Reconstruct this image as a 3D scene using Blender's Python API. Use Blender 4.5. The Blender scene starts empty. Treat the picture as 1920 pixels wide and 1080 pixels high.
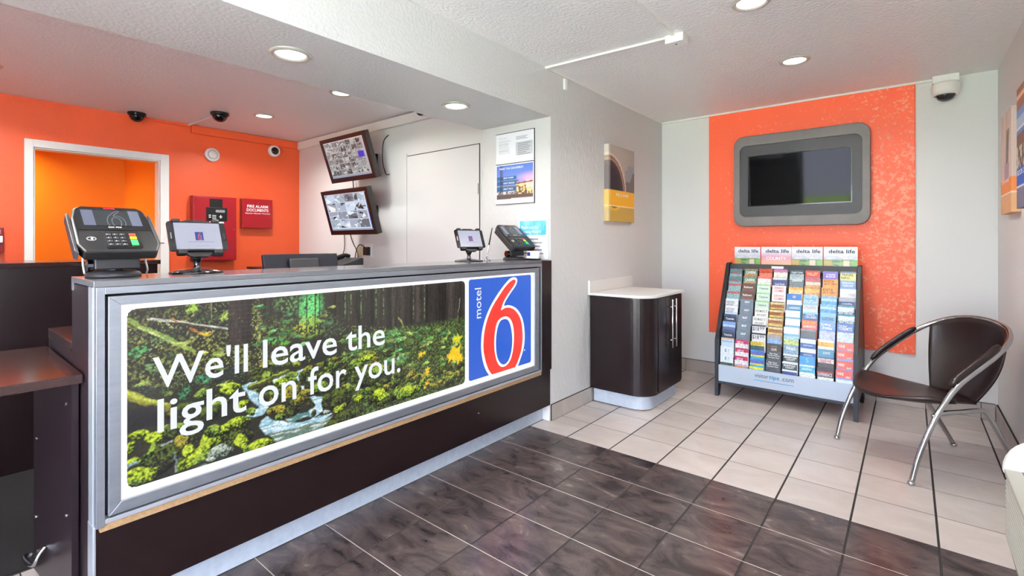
import bpy, bmesh, math, random
import numpy as np
from mathutils import Vector, Matrix

# ------------------------------------------------------------------ camera, world, exposure
sc = bpy.context.scene
COL = sc.collection
FPX, PCX, PCY, YAW, TILE = 913.59, 960.0, 455.48, 0.6845, 0.305
EYE = 4.1557 * TILE
cd = bpy.data.cameras.new('camera')
cd.sensor_width = 36.0
cd.lens = FPX / 1920.0 * 36.0
cd.shift_y = -(540.0 - PCY) / 1920.0
cd.clip_start = 0.02
cam = bpy.data.objects.new('camera', cd)
COL.objects.link(cam)
cam.location = (0, 0, EYE)
cam.rotation_euler = (math.radians(90), 0, YAW)
sc.camera = cam

world = bpy.data.worlds.new('daylight')
sc.world = world
world.use_nodes = True
wn = world.node_tree.nodes
wn['Background'].inputs[0].default_value = (0.80, 0.86, 1.05, 1)
wn['Background'].inputs[1].default_value = 9.5

sun = bpy.data.objects.new('sun', bpy.data.lights.new('sun', 'SUN'))
sun.data.energy = 150.0; sun.data.angle = 0.009; sun.data.color = (1.0, 0.98, 0.95)
COL.objects.link(sun); sun.rotation_euler = (math.radians(4), math.radians(-32), 0)      # high sun along the facade; it lights the paving outside

sc.view_settings.view_transform = 'Standard'
sc.view_settings.look = 'None'
sc.view_settings.gamma = 1.0
sc.view_settings.use_curve_mapping = False
sc.view_settings.exposure = 0.6
LAMP_W = 15.0           # watts of one recessed lamp
sc.cycles.use_denoising = True
sc.cycles.max_bounces = 10
sc.cycles.diffuse_bounces = 6
sc.cycles.sample_clamp_indirect = 6.0

# ------------------------------------------------------------------ pixel -> place (a pixel gives a direction; a plane gives the distance)
_s, _c = math.sin(YAW), math.cos(YAW)
def _ray(u, v):
    r = (u - PCX) / FPX
    return (-_s + r * _c, _c + r * _s, -(v - PCY) / FPX)
def onx(u, v, x):
    d = _ray(u, v); t = x / d[0]
    return (x, d[1] * t, EYE + d[2] * t)
def ony(u, v, y):
    d = _ray(u, v); t = y / d[1]
    return (d[0] * t, y, EYE + d[2] * t)

# ------------------------------------------------------------------ colour and materials
def s2l(x):
    return x / 12.92 if x <= 0.04045 else ((x + 0.055) / 1.055) ** 2.4
def lin(c):
    if isinstance(c, str):
        c = tuple(int(c[i:i + 2], 16) for i in (0, 2, 4))
    return tuple(s2l(x / 255.0) for x in c[:3]) + (1.0,)
def s2l_np(a):
    a = np.clip(a, 0, 1)
    return np.where(a <= 0.04045, a / 12.92, ((a + 0.055) / 1.055) ** 2.4)

def mat(name, col, rough=0.5, metal=0.0, spec=0.5, var=None, bump=None, emit=0.0, coat=0.0, alpha=1.0, stretch=None, trans=0.0):
    """var=(colour2, scale, contrast)  bump=(scale, strength, detail)  stretch=(x,y,z) texture scale"""
    m = bpy.data.materials.new(name); m.use_nodes = True
    nt = m.node_tree; b = nt.nodes['Principled BSDF']
    b.inputs['Base Color'].default_value = lin(col)
    b.inputs['Roughness'].default_value = rough
    b.inputs['Metallic'].default_value = metal
    b.inputs['Specular IOR Level'].default_value = spec
    b.inputs['Coat Weight'].default_value = coat
    b.inputs['Alpha'].default_value = alpha
    b.inputs['Transmission Weight'].default_value = trans
    src = None
    if var or bump:
        tc = nt.nodes.new('ShaderNodeTexCoord'); mp = nt.nodes.new('ShaderNodeMapping')
        geo = nt.nodes.new('ShaderNodeNewGeometry')
        nt.links.new(geo.outputs['Position'], mp.inputs['Vector'])
        if stretch: mp.inputs['Scale'].default_value = stretch
        src = mp.outputs['Vector']
    if var:
        n = nt.nodes.new('ShaderNodeTexNoise'); n.inputs['Scale'].default_value = var[1]
        n.inputs['Detail'].default_value = 5.0; n.inputs['Roughness'].default_value = 0.6
        nt.links.new(src, n.inputs['Vector'])
        r = nt.nodes.new('ShaderNodeValToRGB')
        k = var[2] if len(var) > 2 else 0.25
        r.color_ramp.elements[0].position = 0.5 - k; r.color_ramp.elements[1].position = 0.5 + k
        r.color_ramp.elements[0].color = lin(col); r.color_ramp.elements[1].color = lin(var[0])
        nt.links.new(n.outputs['Fac'], r.inputs['Fac'])
        nt.links.new(r.outputs['Color'], b.inputs['Base Color'])
    if bump:
        n = nt.nodes.new('ShaderNodeTexNoise'); n.inputs['Scale'].default_value = bump[0]
        n.inputs['Detail'].default_value = bump[2] if len(bump) > 2 else 3.0
        nt.links.new(src, n.inputs['Vector'])
        bp = nt.nodes.new('ShaderNodeBump'); bp.inputs['Strength'].default_value = bump[1]
        bp.inputs['Distance'].default_value = bump[3] if len(bump) > 3 else 0.004
        nt.links.new(n.outputs['Fac'], bp.inputs['Height'])
        nt.links.new(bp.outputs['Normal'], b.inputs['Normal'])
    if emit:
        b.inputs['Emission Color'].default_value = lin(col)
        b.inputs['Emission Strength'].default_value = emit
    return m

def print_mat(name, rough=0.4, emit=0.0, coat=0.0, emit_only=False, spec=0.5):
    """flat print: colours come from the colour attribute Ink"""
    m = bpy.data.materials.new(name); m.use_nodes = True
    nt = m.node_tree; b = nt.nodes['Principled BSDF']
    a = nt.nodes.new('ShaderNodeAttribute'); a.attribute_name = 'Ink'
    b.inputs['Roughness'].default_value = rough
    b.inputs['Coat Weight'].default_value = coat
    b.inputs['Specular IOR Level'].default_value = spec
    if emit_only: b.inputs['Base Color'].default_value = (0.01, 0.01, 0.01, 1)
    else: nt.links.new(a.outputs['Color'], b.inputs['Base Color'])
    if emit:
        nt.links.new(a.outputs['Color'], b.inputs['Emission Color'])
        b.inputs['Emission Strength'].default_value = emit
    return m

def tile_mat(name, cols, rough, scale, stretch=(1, 1, 1), bump=0.15):
    """mottled tile; each tile object shifts the pattern with its own random number"""
    m = bpy.data.materials.new(name); m.use_nodes = True
    nt = m.node_tree; b = nt.nodes['Principled BSDF']
    geo = nt.nodes.new('ShaderNodeNewGeometry'); oi = nt.nodes.new('ShaderNodeObjectInfo')
    mul = nt.nodes.new('ShaderNodeMath'); mul.operation = 'MULTIPLY'; mul.inputs[1].default_value = 37.0
    nt.links.new(oi.outputs['Random'], mul.inputs[0])
    add = nt.nodes.new('ShaderNodeVectorMath'); add.operation = 'ADD'
    nt.links.new(geo.outputs['Position'], add.inputs[0]); nt.links.new(mul.outputs[0], add.inputs[1])
    mp = nt.nodes.new('ShaderNodeMapping'); mp.inputs['Scale'].default_value = stretch
    nt.links.new(add.outputs[0], mp.inputs['Vector'])
    n = nt.nodes.new('ShaderNodeTexNoise'); n.inputs['Scale'].default_value = scale
    n.inputs['Detail'].default_value = 6.0; n.inputs['Roughness'].default_value = 0.62
    n.inputs['Distortion'].default_value = 0.8
    nt.links.new(mp.outputs[0], n.inputs['Vector'])
    r = nt.nodes.new('ShaderNodeValToRGB')
    e = r.color_ramp.elements
    while len(e) < len(cols): e.new(0.5)
    for i, c in enumerate(cols):
        e[i].position = 0.28 + 0.46 * i / (len(cols) - 1); e[i].color = lin(c)
    nt.links.new(n.outputs['Fac'], r.inputs['Fac'])
    hs = nt.nodes.new('ShaderNodeHueSaturation')
    mr = nt.nodes.new('ShaderNodeMapRange'); mr.inputs['To Min'].default_value = 0.9; mr.inputs['To Max'].default_value = 1.1
    nt.links.new(oi.outputs['Random'], mr.inputs['Value']); nt.links.new(mr.outputs[0], hs.inputs['Value'])
    nt.links.new(r.outputs['Color'], hs.inputs['Color']); nt.links.new(hs.outputs['Color'], b.inputs['Base Color'])
    b.inputs['Roughness'].default_value = rough
    bp = nt.nodes.new('ShaderNodeBump'); bp.inputs['Strength'].default_value = bump; bp.inputs['Distance'].default_value = 0.002
    nt.links.new(n.outputs['Fac'], bp.inputs['Height']); nt.links.new(bp.outputs['Normal'], b.inputs['Normal'])
    return m

M = {}
M['wall'] = mat('white stucco', 'CCCCCB', 0.5, bump=(48, 0.6, 4, 0.006), stretch=(1, 1, 0.45))
M['wall_smooth'] = mat('white paint', 'DCDCDB', 0.5, bump=(120, 0.08, 3))
M['bulkhead'] = mat('bulkhead paint', 'CBCBCA', 0.42, bump=(60, 0.45, 5, 0.007))
M['ceiling'] = mat('knockdown ceiling paint', 'F1F0F0', 0.42, bump=(55, 0.8, 5, 0.008))
M['orange'] = mat('orange wall paint', 'E2592B', 0.42, var=('DE5426', 3), bump=(75, 0.3, 4, 0.004))
M['office'] = mat('bright orange wall paint', 'F39A26', 0.45, bump=(75, 0.25, 4, 0.004))
M['orange_trunk'] = mat('orange painted trunking', 'DA5426', 0.4)
M['white_plastic'] = mat('white plastic', 'EDEDEA', 0.35)
M['white_gloss'] = mat('white enamel trim', 'EBEBE6', 0.3)
M['cream'] = mat('cream appliance plastic', 'A3A298', 0.4)
M['grout_dark'] = mat('dark grout', '1E1A19', 0.9, var=('2A2523', 40))
M['grout_glare'] = mat('grout glare', 'B8AEA6', 0.8, var=('9C928B', 40))  # glare on the dark tile edges, put into a joint colour
M['carpet'] = mat('dark ribbed carpet', '100D0E', 0.95, var=('1A1617', 30), bump=(160, 0.8, 2, 0.006), stretch=(1, 6, 1))
M['tile_light'] = tile_mat('pale beige floor tile', ['B3A9A4', 'BAB1AC', 'C0B8B4'], 0.26, 3.5, (1, 1.6, 1), 0.06)
M['tile_dark'] = tile_mat('slate brown floor tile', ['1F1B1C', '3A3233', '4B4141', '574C49', '857B79'], 0.22, 5.5, (1.0, 1.9, 1), 0.3)
M['tile_base'] = tile_mat('beige skirting tile', ['A39A92', 'ADA49D', 'B4ADA6'], 0.3, 4.0)
M['espresso'] = mat('espresso laminate', '1D1012', 0.27, var=('170C0E', 18, 0.3), stretch=(6, 6, 0.4), spec=0.4)
M['espresso_end'] = mat('espresso end laminate', '271C22', 0.35, var=('20151A', 20, 0.3), stretch=(6, 6, 0.4))
M['walnut'] = mat('dark walnut worktop', '331F1E', 0.16, var=('221414', 14, 0.3), stretch=(8, 0.7, 8))
M['silver_top'] = mat('grey counter laminate', '6C6D72', 0.16, metal=0.25, var=('67686D', 9), spec=0.6)
M['alu'] = mat('brushed aluminium', 'A3A9B2', 0.36, metal=0.75, var=('979DA6', 40), stretch=(1, 0.2, 1))
M['alu_light'] = mat('pale aluminium', 'C2C8D0', 0.35, metal=0.6)
M['kick'] = mat('galvanised kick plate', 'CFDAE6', 0.4, metal=0.1, var=('BCC8D5', 25, 0.2), bump=(60, 0.1, 3))
M['chipboard'] = mat('raw chipboard edge', 'A98A66', 0.8, var=('8C6C4B', 90, 0.2))
M['black_gap'] = mat('black recess', '121013', 0.6)
M['black'] = mat('black plastic', '0E0E10', 0.4)
M['black_gloss'] = mat('glossy black plastic', '101014', 0.12, coat=0.3)
M['charcoal'] = mat('charcoal plastic', '2B2B2F', 0.45)
M['grey_bezel'] = mat('grey plastic bezel', '75706E', 0.5, var=('6B6765', 12), bump=(90, 0.05, 2))
M['dark_bezel'] = mat('dark grey surround', '3C3C40', 0.5)
M['screen_off'] = mat('dark screen glass', '08080A', 0.05, spec=0.14)
M['chrome'] = mat('polished chrome', 'C9CACC', 0.1, metal=1.0)
M['steel'] = mat('satin steel', 'CFCFD0', 0.25, metal=0.9)
M['dark_chrome'] = mat('dark chrome', '5B5B60', 0.12, metal=1.0)
M['red_box'] = mat('fire red enamel', 'A00D1C', 0.35, var=('980A19', 8))
M['red_dark'] = mat('dark red plastic', '7C0A14', 0.35)
M['white_ink'] = mat('white lettering', 'F2F2F2', 0.5)
M['grey_ink'] = mat('grey lettering', '8A8C92', 0.6)
M['dark_ink'] = mat('dark lettering', '2B3340', 0.6)
M['blue_ink'] = mat('blue lettering', '1E86B8', 0.6)
M['brown_leather'] = mat('dark brown leather', '1B0F0F', 0.33, var=('241313', 6), bump=(160, 0.12, 3))
M['monitor_case'] = mat('brown black monitor case', '150809', 0.3)
M['monitor_side'] = mat('black monitor side', '2B2926', 0.5)
M['laminate_white'] = mat('white laminate top', 'DAD9D6', 0.3)
M['cable'] = mat('black cable', '131313', 0.5)
M['cable_white'] = mat('white cable', 'DCD6D2', 0.5)
M['yellow_plate'] = mat('ivory wall plate', 'D8CDA4', 0.45)
M['rack_navy'] = mat('dark slate rack board', '2A323C', 0.45, var=('252B35', 12))
M['rack_black'] = mat('black rack board', '1D1B1E', 0.45)
M['paper'] = mat('white paper', 'E9EBF0', 0.5)
M['print'] = print_mat('printed ink', 0.35)
M['print_canvas'] = print_mat('printed canvas', 0.6)
M['print_gloss'] = print_mat('printed gloss card', 0.25)
M['lit_print'] = print_mat('backlit print', 0.15, emit=0.72, emit_only=True)
M['screen_print'] = print_mat('lit screen', 0.2, emit=0.6, emit_only=True)
def lit(name, col, e=1.0, rough=0.15):
    m = mat(name, col, rough)
    b = m.node_tree.nodes['Principled BSDF']
    b.inputs['Base Color'].default_value = (0.02, 0.02, 0.02, 1)
    b.inputs['Emission Color'].default_value = lin(col); b.inputs['Emission Strength'].default_value = e
    return m
M['lit_white'] = lit('backlit white acrylic', 'FFFFFF', 0.85)
M['lit_text'] = lit('backlit white lettering', 'E9EEF2', 0.70)
M['lit_blue'] = lit('backlit blue acrylic', '1259CF', 0.72)
M['lit_red'] = lit('backlit red acrylic', 'F4301E', 0.78)
M['lamp'] = lit('lamp lens', 'FFFDF4', 9.0)
M['lamp_trim'] = mat('lamp trim ring', 'C9C7BD', 0.3, metal=0.4)

def glass_mat():
    m = bpy.data.materials.new('window glass'); m.use_nodes = True
    nt = m.node_tree; nt.nodes.clear()
    o = nt.nodes.new('ShaderNodeOutputMaterial'); mx = nt.nodes.new('ShaderNodeMixShader')
    t = nt.nodes.new('ShaderNodeBsdfTransparent'); g = nt.nodes.new('ShaderNodeBsdfGlossy'); g.inputs['Roughness'].default_value = 0.02
    mx.inputs[0].default_value = 0.06
    nt.links.new(t.outputs[0], mx.inputs[1]); nt.links.new(g.outputs[0], mx.inputs[2]); nt.links.new(mx.outputs[0], o.inputs[0])
    return m
M['glass'] = glass_mat()
def acrylic_mat():
    m = bpy.data.materials.new('tinted acrylic'); m.use_nodes = True
    nt = m.node_tree; nt.nodes.clear()
    o = nt.nodes.new('ShaderNodeOutputMaterial'); mx = nt.nodes.new('ShaderNodeMixShader')
    t = nt.nodes.new('ShaderNodeBsdfTransparent'); t.inputs[0].default_value = (0.9, 0.96, 1, 1)
    g = nt.nodes.new('ShaderNodeBsdfPrincipled'); g.inputs['Base Color'].default_value = lin('DCE8F6'); g.inputs['Roughness'].default_value = 0.12
    mx.inputs[0].default_value = 0.6
    nt.links.new(t.outputs[0], mx.inputs[1]); nt.links.new(g.outputs[0], mx.inputs[2]); nt.links.new(mx.outputs[0], o.inputs[0])
    return m
M['acrylic'] = acrylic_mat()
def worn_orange():
    m = mat('orange accent panel paint', 'F2673A', 0.45, bump=(60, 0.25, 4, 0.004))
    nt = m.node_tree; b = nt.nodes['Principled BSDF']
    geo = nt.nodes.new('ShaderNodeNewGeometry')
    n = nt.nodes.new('ShaderNodeTexNoise'); n.inputs['Scale'].default_value = 42; n.inputs['Detail'].default_value = 8; n.inputs['Distortion'].default_value = 0.6
    n2 = nt.nodes.new('ShaderNodeTexNoise'); n2.inputs['Scale'].default_value = 1.6; n2.inputs['Detail'].default_value = 2
    nt.links.new(geo.outputs['Position'], n.inputs['Vector']); nt.links.new(geo.outputs['Position'], n2.inputs['Vector'])
    sep = nt.nodes.new('ShaderNodeSeparateXYZ'); nt.links.new(geo.outputs['Position'], sep.inputs[0])
    # scuffs gather on the side beside the chair
    mx = nt.nodes.new('ShaderNodeMapRange'); mx.inputs['From Min'].default_value = -0.75; mx.inputs['From Max'].default_value = 0.0
    mx.inputs['To Min'].default_value = 0.0; mx.inputs['To Max'].default_value = 0.12
    nt.links.new(sep.outputs['X'], mx.inputs['Value'])
    a = nt.nodes.new('ShaderNodeMath'); a.operation = 'ADD'; nt.links.new(n.outputs['Fac'], a.inputs[0]); nt.links.new(mx.outputs[0], a.inputs[1])
    a2 = nt.nodes.new('ShaderNodeMath'); a2.operation = 'MULTIPLY_ADD'; a2.inputs[1].default_value = 0.25
    nt.links.new(n2.outputs['Fac'], a2.inputs[0]); nt.links.new(a.outputs[0], a2.inputs[2])
    r = nt.nodes.new('ShaderNodeValToRGB'); e = r.color_ramp.elements
    e[0].position = 0.76; e[0].color = lin('EC5A30'); e[1].position = 0.86; e[1].color = lin('EE9070')
    nt.links.new(a2.outputs[0], r.inputs['Fac']); nt.links.new(r.outputs['Color'], b.inputs['Base Color'])
    return m
M['worn_orange'] = worn_orange()

# ------------------------------------------------------------------ mesh helpers
class B:
    """collects shapes, then links them as ONE mesh object"""
    def __init__(self): self.v = []; self.f = []
    def add(self, vs, fs):
        o = len(self.v); self.v += [tuple(p) for p in vs]; self.f += [tuple(i + o for i in f) for f in fs]; return self
    def box(self, x0, x1, y0, y1, z0, z1):
        return self.add([(x0, y0, z0), (x1, y0, z0), (x1, y1, z0), (x0, y1, z0), (x0, y0, z1), (x1, y0, z1), (x1, y1, z1), (x0, y1, z1)],
                        [(0, 3, 2, 1), (4, 5, 6, 7), (0, 1, 5, 4), (1, 2, 6, 5), (2, 3, 7, 6), (3, 0, 4, 7)])
    def prism(self, pts, axis, a0, a1):
        n = len(pts)
        def mk(p, a):
            return (a, p[0], p[1]) if axis == 'x' else (p[0], a, p[1]) if axis == 'y' else (p[0], p[1], a)
        vs = [mk(p, a0) for p in pts] + [mk(p, a1) for p in pts]
        fs = [tuple(range(n)), tuple(range(2 * n - 1, n - 1, -1))] + [(i, (i + 1) % n, n + (i + 1) % n, n + i) for i in range(n)]
        return self.add(vs, fs)
    def flat(self, pts, axis, a):
        vs = [(a, p[0], p[1]) if axis == 'x' else (p[0], a, p[1]) if axis == 'y' else (p[0], p[1], a) for p in pts]
        return self.add(vs, [tuple(range(len(pts)))])
    def tube(self, pts, r, n=10):
        pts = [Vector(p) for p in pts]; m = len(pts)
        rs = r if isinstance(r, (list, tuple)) else [r] * m
        vs, fs = [], []; up = None
        for i, p in enumerate(pts):
            t = (pts[min(i + 1, m - 1)] - pts[max(i - 1, 0)]).normalized()
            if up is None: up = Vector((0, 0, 1)) if abs(t.z) < 0.9 else Vector((1, 0, 0))
            a = t.cross(up)
            if a.length < 1e-6: a = t.cross(Vector((0.3, 1, 0.2)))
            a.normalize(); b = a.cross(t).normalized(); up = b
            for k in range(n):
                w = 2 * math.pi * k / n
                vs.append(p + (a * math.cos(w) + b * math.sin(w)) * rs[i])
        for i in range(m - 1):
            for k in range(n):
                fs.append((i * n + k, i * n + (k + 1) % n, (i + 1) * n + (k + 1) % n, (i + 1) * n + k))
        fs += [tuple(range(n - 1, -1, -1)), tuple(range((m - 1) * n, m * n))]
        return self.add(vs, fs)
    def lathe(self, prof, n=24, c=(0, 0, 0), axis='z'):
        vs, fs = [], []
        for (r, h) in prof:
            for k in range(n):
                w = 2 * math.pi * k / n; a, b = max(r, 1e-5) * math.cos(w), max(r, 1e-5) * math.sin(w)
                q = (a, b, h) if axis == 'z' else (h, a, b) if axis == 'x' else (b, h, a)
                vs.append((q[0] + c[0], q[1] + c[1], q[2] + c[2]))
        m = len(prof)
        for i in range(m - 1):
            for k in range(n):
                fs.append((i * n + k, i * n + (k + 1) % n, (i + 1) * n + (k + 1) % n, (i + 1) * n + k))
        fs += [tuple(range(n - 1, -1, -1)), tuple(range((m - 1) * n, m * n))]
        return self.add(vs, fs)
    def sheet(self, fn, nu, nv):
        vs = [fn(i / nu, j / nv) for j in range(nv + 1) for i in range(nu + 1)]; w = nu + 1
        return self.add(vs, [(j * w + i, j * w + i + 1, (j + 1) * w + i + 1, (j + 1) * w + i) for j in range(nv) for i in range(nu)])
    def mesh(self, name, m=None, smooth=False, closed=True):
        me = bpy.data.meshes.new(name); me.from_pydata(self.v, [], self.f)
        if closed:
            bm = bmesh.new(); bm.from_mesh(me); bmesh.ops.recalc_face_normals(bm, faces=bm.faces); bm.to_mesh(me); bm.free()
        if smooth: me.polygons.foreach_set('use_smooth', [True] * len(me.polygons))
        if m is not None: me.materials.append(M[m] if isinstance(m, str) else m)
        me.update(); return me
    def obj(self, name, m, parent=None, smooth=False, bevel=0.0, closed=True, world=None, thick=0.0, seg=2, **tg):
        me = self.mesh(name, m, smooth, closed)
        return link(name, me, parent, bevel, world, thick, seg, **tg)

def tag(o, label=None, category=None, group=None, kind=None):
    if label: o['label'] = label
    if category: o['category'] = category
    if group: o['group'] = group
    if kind: o['kind'] = kind
    return o
def root_of(o):
    while o.parent: o = o.parent
    return o
def link(name, me, parent=None, bevel=0.0, world=None, thick=0.0, seg=2, **tg):
    """world=True: the mesh is written in world coordinates and moves into its parent's frame"""
    o = bpy.data.objects.new(name, me); COL.objects.link(o)
    if parent is not None:
        o.parent = parent
        if world: me.transform(Matrix.Translation(-root_of(parent).location))
    if thick:
        s = o.modifiers.new('Solid', 'SOLIDIFY'); s.thickness = thick; s.offset = 0
    if bevel:
        b = o.modifiers.new('Bevel', 'BEVEL'); b.width = bevel; b.segments = seg; b.limit_method = 'ANGLE'
    tag(o, **tg); return o
def thing(name, loc, label, category, group=None, rot=(0, 0, 0)):
    o = bpy.data.objects.new(name, None); COL.objects.link(o)
    o.empty_display_size = 0.1; o.location = loc; o.rotation_euler = rot
    return tag(o, label, category, group)
def struct(name, b, m, parent=None, **kw):
    o = b.obj(name, m, parent, **kw)
    if parent is None: o['kind'] = 'structure'
    return o
def dup(o, parent=None, **tg):
    c = o.copy(); COL.objects.link(c); c.parent = parent
    for ch in o.children: dup(ch, c)
    return tag(c, **tg)
def spline(pts, k=6, closed=False):
    P = [np.array(p, float) for p in pts]; n = len(P); out = []
    rng = range(n if closed else n - 1)
    for i in rng:
        if closed: a, b, c, d = P[(i - 1) % n], P[i], P[(i + 1) % n], P[(i + 2) % n]
        else: a, b, c, d = P[max(i - 1, 0)], P[i], P[i + 1], P[min(i + 2, n - 1)]
        for j in range(k):
            t = j / k
            out.append(tuple(0.5 * ((2 * b) + (c - a) * t + (2 * a - 5 * b + 4 * c - d) * t * t + (-a + 3 * b - 3 * c + d) * t ** 3)))
    if not closed: out.append(tuple(P[-1]))
    return out
def rrect(x0, x1, y0, y1, r, n=6):
    out = []
    for cx, cy, a in ((x1 - r, y1 - r, 0), (x0 + r, y1 - r, 90), (x0 + r, y0 + r, 180), (x1 - r, y0 + r, 270)):
        for k in range(n + 1):
            w = math.radians(a + 90 * k / n); out.append((cx + r * math.cos(w), cy + r * math.sin(w)))
    return out
def frame_ring(outer, inner, axis, a0, a1):
    """solid ring between two outlines with the same point count"""
    b = B(); n = len(outer)
    mk = (lambda p, a: (a, p[0], p[1])) if axis == 'x' else (lambda p, a: (p[0], a, p[1]))
    vs = [mk(p, a0) for p in outer] + [mk(p, a0) for p in inner] + [mk(p, a1) for p in outer] + [mk(p, a1) for p in inner]
    fs = []
    for i in range(n):
        j = (i + 1) % n
        fs += [(i, j, n + j, n + i), (2 * n + i, 3 * n + i, 3 * n + j, 2 * n + j), (i, 2 * n + i, 2 * n + j, j), (n + i, n + j, 3 * n + j, 3 * n + i)]
    return b.add(vs, fs)

# flat lettering -------------------------------------------------
_tc = {}
def _text(s, bold):
    if (s, bold) not in _tc:
        cu = bpy.data.curves.new('t', 'FONT'); cu.body = s; cu.resolution_u = 3; cu.offset = bold
        ob = bpy.data.objects.new('t', cu); me = bpy.data.meshes.new_from_object(ob)
        vs = np.array([tuple(v.co) for v in me.vertices]); fs = [tuple(p.vertices) for p in me.polygons]
        bpy.data.objects.remove(ob); bpy.data.meshes.remove(me); bpy.data.curves.remove(cu)
        _tc[(s, bold)] = (vs, fs)
    return _tc[(s, bold)]
def letters(lines, name, m, parent, world=None, **tg):
    """lines: (text, origin, right, up, width, height[, bold]); the ink box of the text fills width x height"""
    b = B()
    for L in lines:
        s, o, rt, up, w, h = L[:6]; bold = L[6] if len(L) > 6 else 0.0
        vs, fs = _text(s, bold)
        if not len(vs): continue
        lo, hi = vs.min(0), vs.max(0); sx = w / max(hi[0] - lo[0], 1e-6); sy = h / max(hi[1] - lo[1], 1e-6)
        if w <= 0: sx = sy
        o, rt, up = np.array(o, float), np.array(rt, float), np.array(up, float)
        b.add([tuple(o + rt * (p[0] - lo[0]) * sx + up * (p[1] - lo[1]) * sy) for p in vs], fs)
    return b.obj(name, m, parent, closed=False, world=world, **tg)

# flat prints ----------------------------------------------------
def ink(name, img, o, rt, up, w, h, m, parent, world=None, mask=None, **tg):
    """img: rows top to bottom, sRGB 0..1; one vertex per sample"""
    ny, nx = img.shape[:2]
    o, rt, up = np.array(o, float), np.array(rt, float), np.array(up, float)
    gx, gy = np.meshgrid(np.linspace(0, w, nx), np.linspace(h, 0, ny))
    V = o[None, None] + gx[..., None] * rt + gy[..., None] * up
    idx = np.arange(nx * ny).reshape(ny, nx)
    q = np.stack([idx[1:, :-1], idx[1:, 1:], idx[:-1, 1:], idx[:-1, :-1]], -1).reshape(-1, 4)
    if mask is not None:
        q = q[mask(gx, gy).reshape(-1)[q].all(1)]
    me = bpy.data.meshes.new(name)
    me.vertices.add(nx * ny); me.vertices.foreach_set('co', V.reshape(-1).astype(np.float32))
    me.loops.add(q.size); me.loops.foreach_set('vertex_index', q.reshape(-1).astype(np.int32))
    me.polygons.add(len(q)); me.polygons.foreach_set('loop_start', np.arange(0, q.size, 4, dtype=np.int32))
    me.update(calc_edges=True)
    a = me.color_attributes.new('Ink', 'FLOAT_COLOR', 'POINT')
    c = np.ones((nx * ny, 4), np.float32); c[:, :3] = s2l_np(img.reshape(-1, 3)); a.data.foreach_set('color', c.reshape(-1))
    me.materials.append(M[m])
    return link(name, me, parent, world=world, **tg)
def rgb(h): return np.array([int(h[i:i + 2], 16) for i in (0, 2, 4)]) / 255.0
def fbm(w, h, sx, sy, seed, octv=3):
    out = np.zeros((h, w)); tot = 0; amp = 1.0
    for k in range(octv):
        r = np.random.RandomState(seed * 7 + k); nx, ny = max(2, int(w / sx) + 3), max(2, int(h / sy) + 3)
        g = r.rand(ny, nx)
        X = np.arange(w) / sx; Y = np.arange(h) / sy
        xi, yi = X.astype(int), Y.astype(int); fx, fy = X - xi, Y - yi
        fx = fx * fx * (3 - 2 * fx); fy = (fy * fy * (3 - 2 * fy))[:, None]
        xi = np.minimum(xi, nx - 2); yi = np.minimum(yi, ny - 2)
        a = g[np.ix_(yi, xi)]; b = g[np.ix_(yi, xi + 1)]; c = g[np.ix_(yi + 1, xi)]; d = g[np.ix_(yi + 1, xi + 1)]
        out += amp * ((a * (1 - fx) + b * fx) * (1 - fy) + (c * (1 - fx) + d * fx) * fy); tot += amp
        amp *= 0.6; sx = max(1.0, sx / 2); sy = max(1.0, sy / 2)
    return out / tot
def inside(px, py, poly):
    m = np.zeros(px.shape, bool); n = len(poly)
    for i in range(n):
        x0, y0 = poly[i]; x1, y1 = poly[(i + 1) % n]
        if y0 == y1: continue
        m ^= ((y0 > py) != (y1 > py)) & (px < (x1 - x0) * (py - y0) / (y1 - y0) + x0)
    return m
UP = (0, 0, 1)

# ------------------------------------------------------------------ the room
ZC = 2.505          # ceiling
ZS = 2.17           # underside of the bulkhead
XL, XR, YB, YF = -1.985, 0.488, 4.885, -1.7
XO, YM, YCOL, XCOL = -5.82, 2.99, 2.868, -2.65
XK = -2.045         # counter kick plate
def gx(i): return (i - 5.6888) * TILE
def gy(j): return (j + 8.8361) * TILE

floor = struct('floor', B().box(-2.66, XR, YF, YB, -0.06, -0.0011), 'grout_dark')
_tm = {}
def floor_tile(x0, x1, y0, y1, m):
    w, d = x1 - x0, y1 - y0
    if w < 0.012 or d < 0.012: return
    k = (round(w, 3), round(d, 3), m)
    if k not in _tm:
        b = B(); e = 0.0008
        lo = [(-w / 2, -d / 2), (w / 2, -d / 2), (w / 2, d / 2), (-w / 2, d / 2)]
        hi = [(-w / 2 + e, -d / 2 + e), (w / 2 - e, -d / 2 + e), (w / 2 - e, d / 2 - e), (-w / 2 + e, d / 2 - e)]
        vs = [(x, y, -0.006) for x, y in lo] + [(x, y, -e) for x, y in lo] + [(x, y, 0) for x, y in hi]
        fs = [(8, 9, 10, 11), (3, 2, 1, 0)] + [(i, (i + 1) % 4, 4 + (i + 1) % 4, 4 + i) for i in range(4)] + [(4 + i, 4 + (i + 1) % 4, 8 + (i + 1) % 4, 8 + i) for i in range(4)]
        b.add(vs, fs); _tm[k] = b.mesh('tile', m)
    o = link('tile', _tm[k], floor); o.location = ((x0 + x1) / 2, (y0 + y1) / 2, 0)
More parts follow.
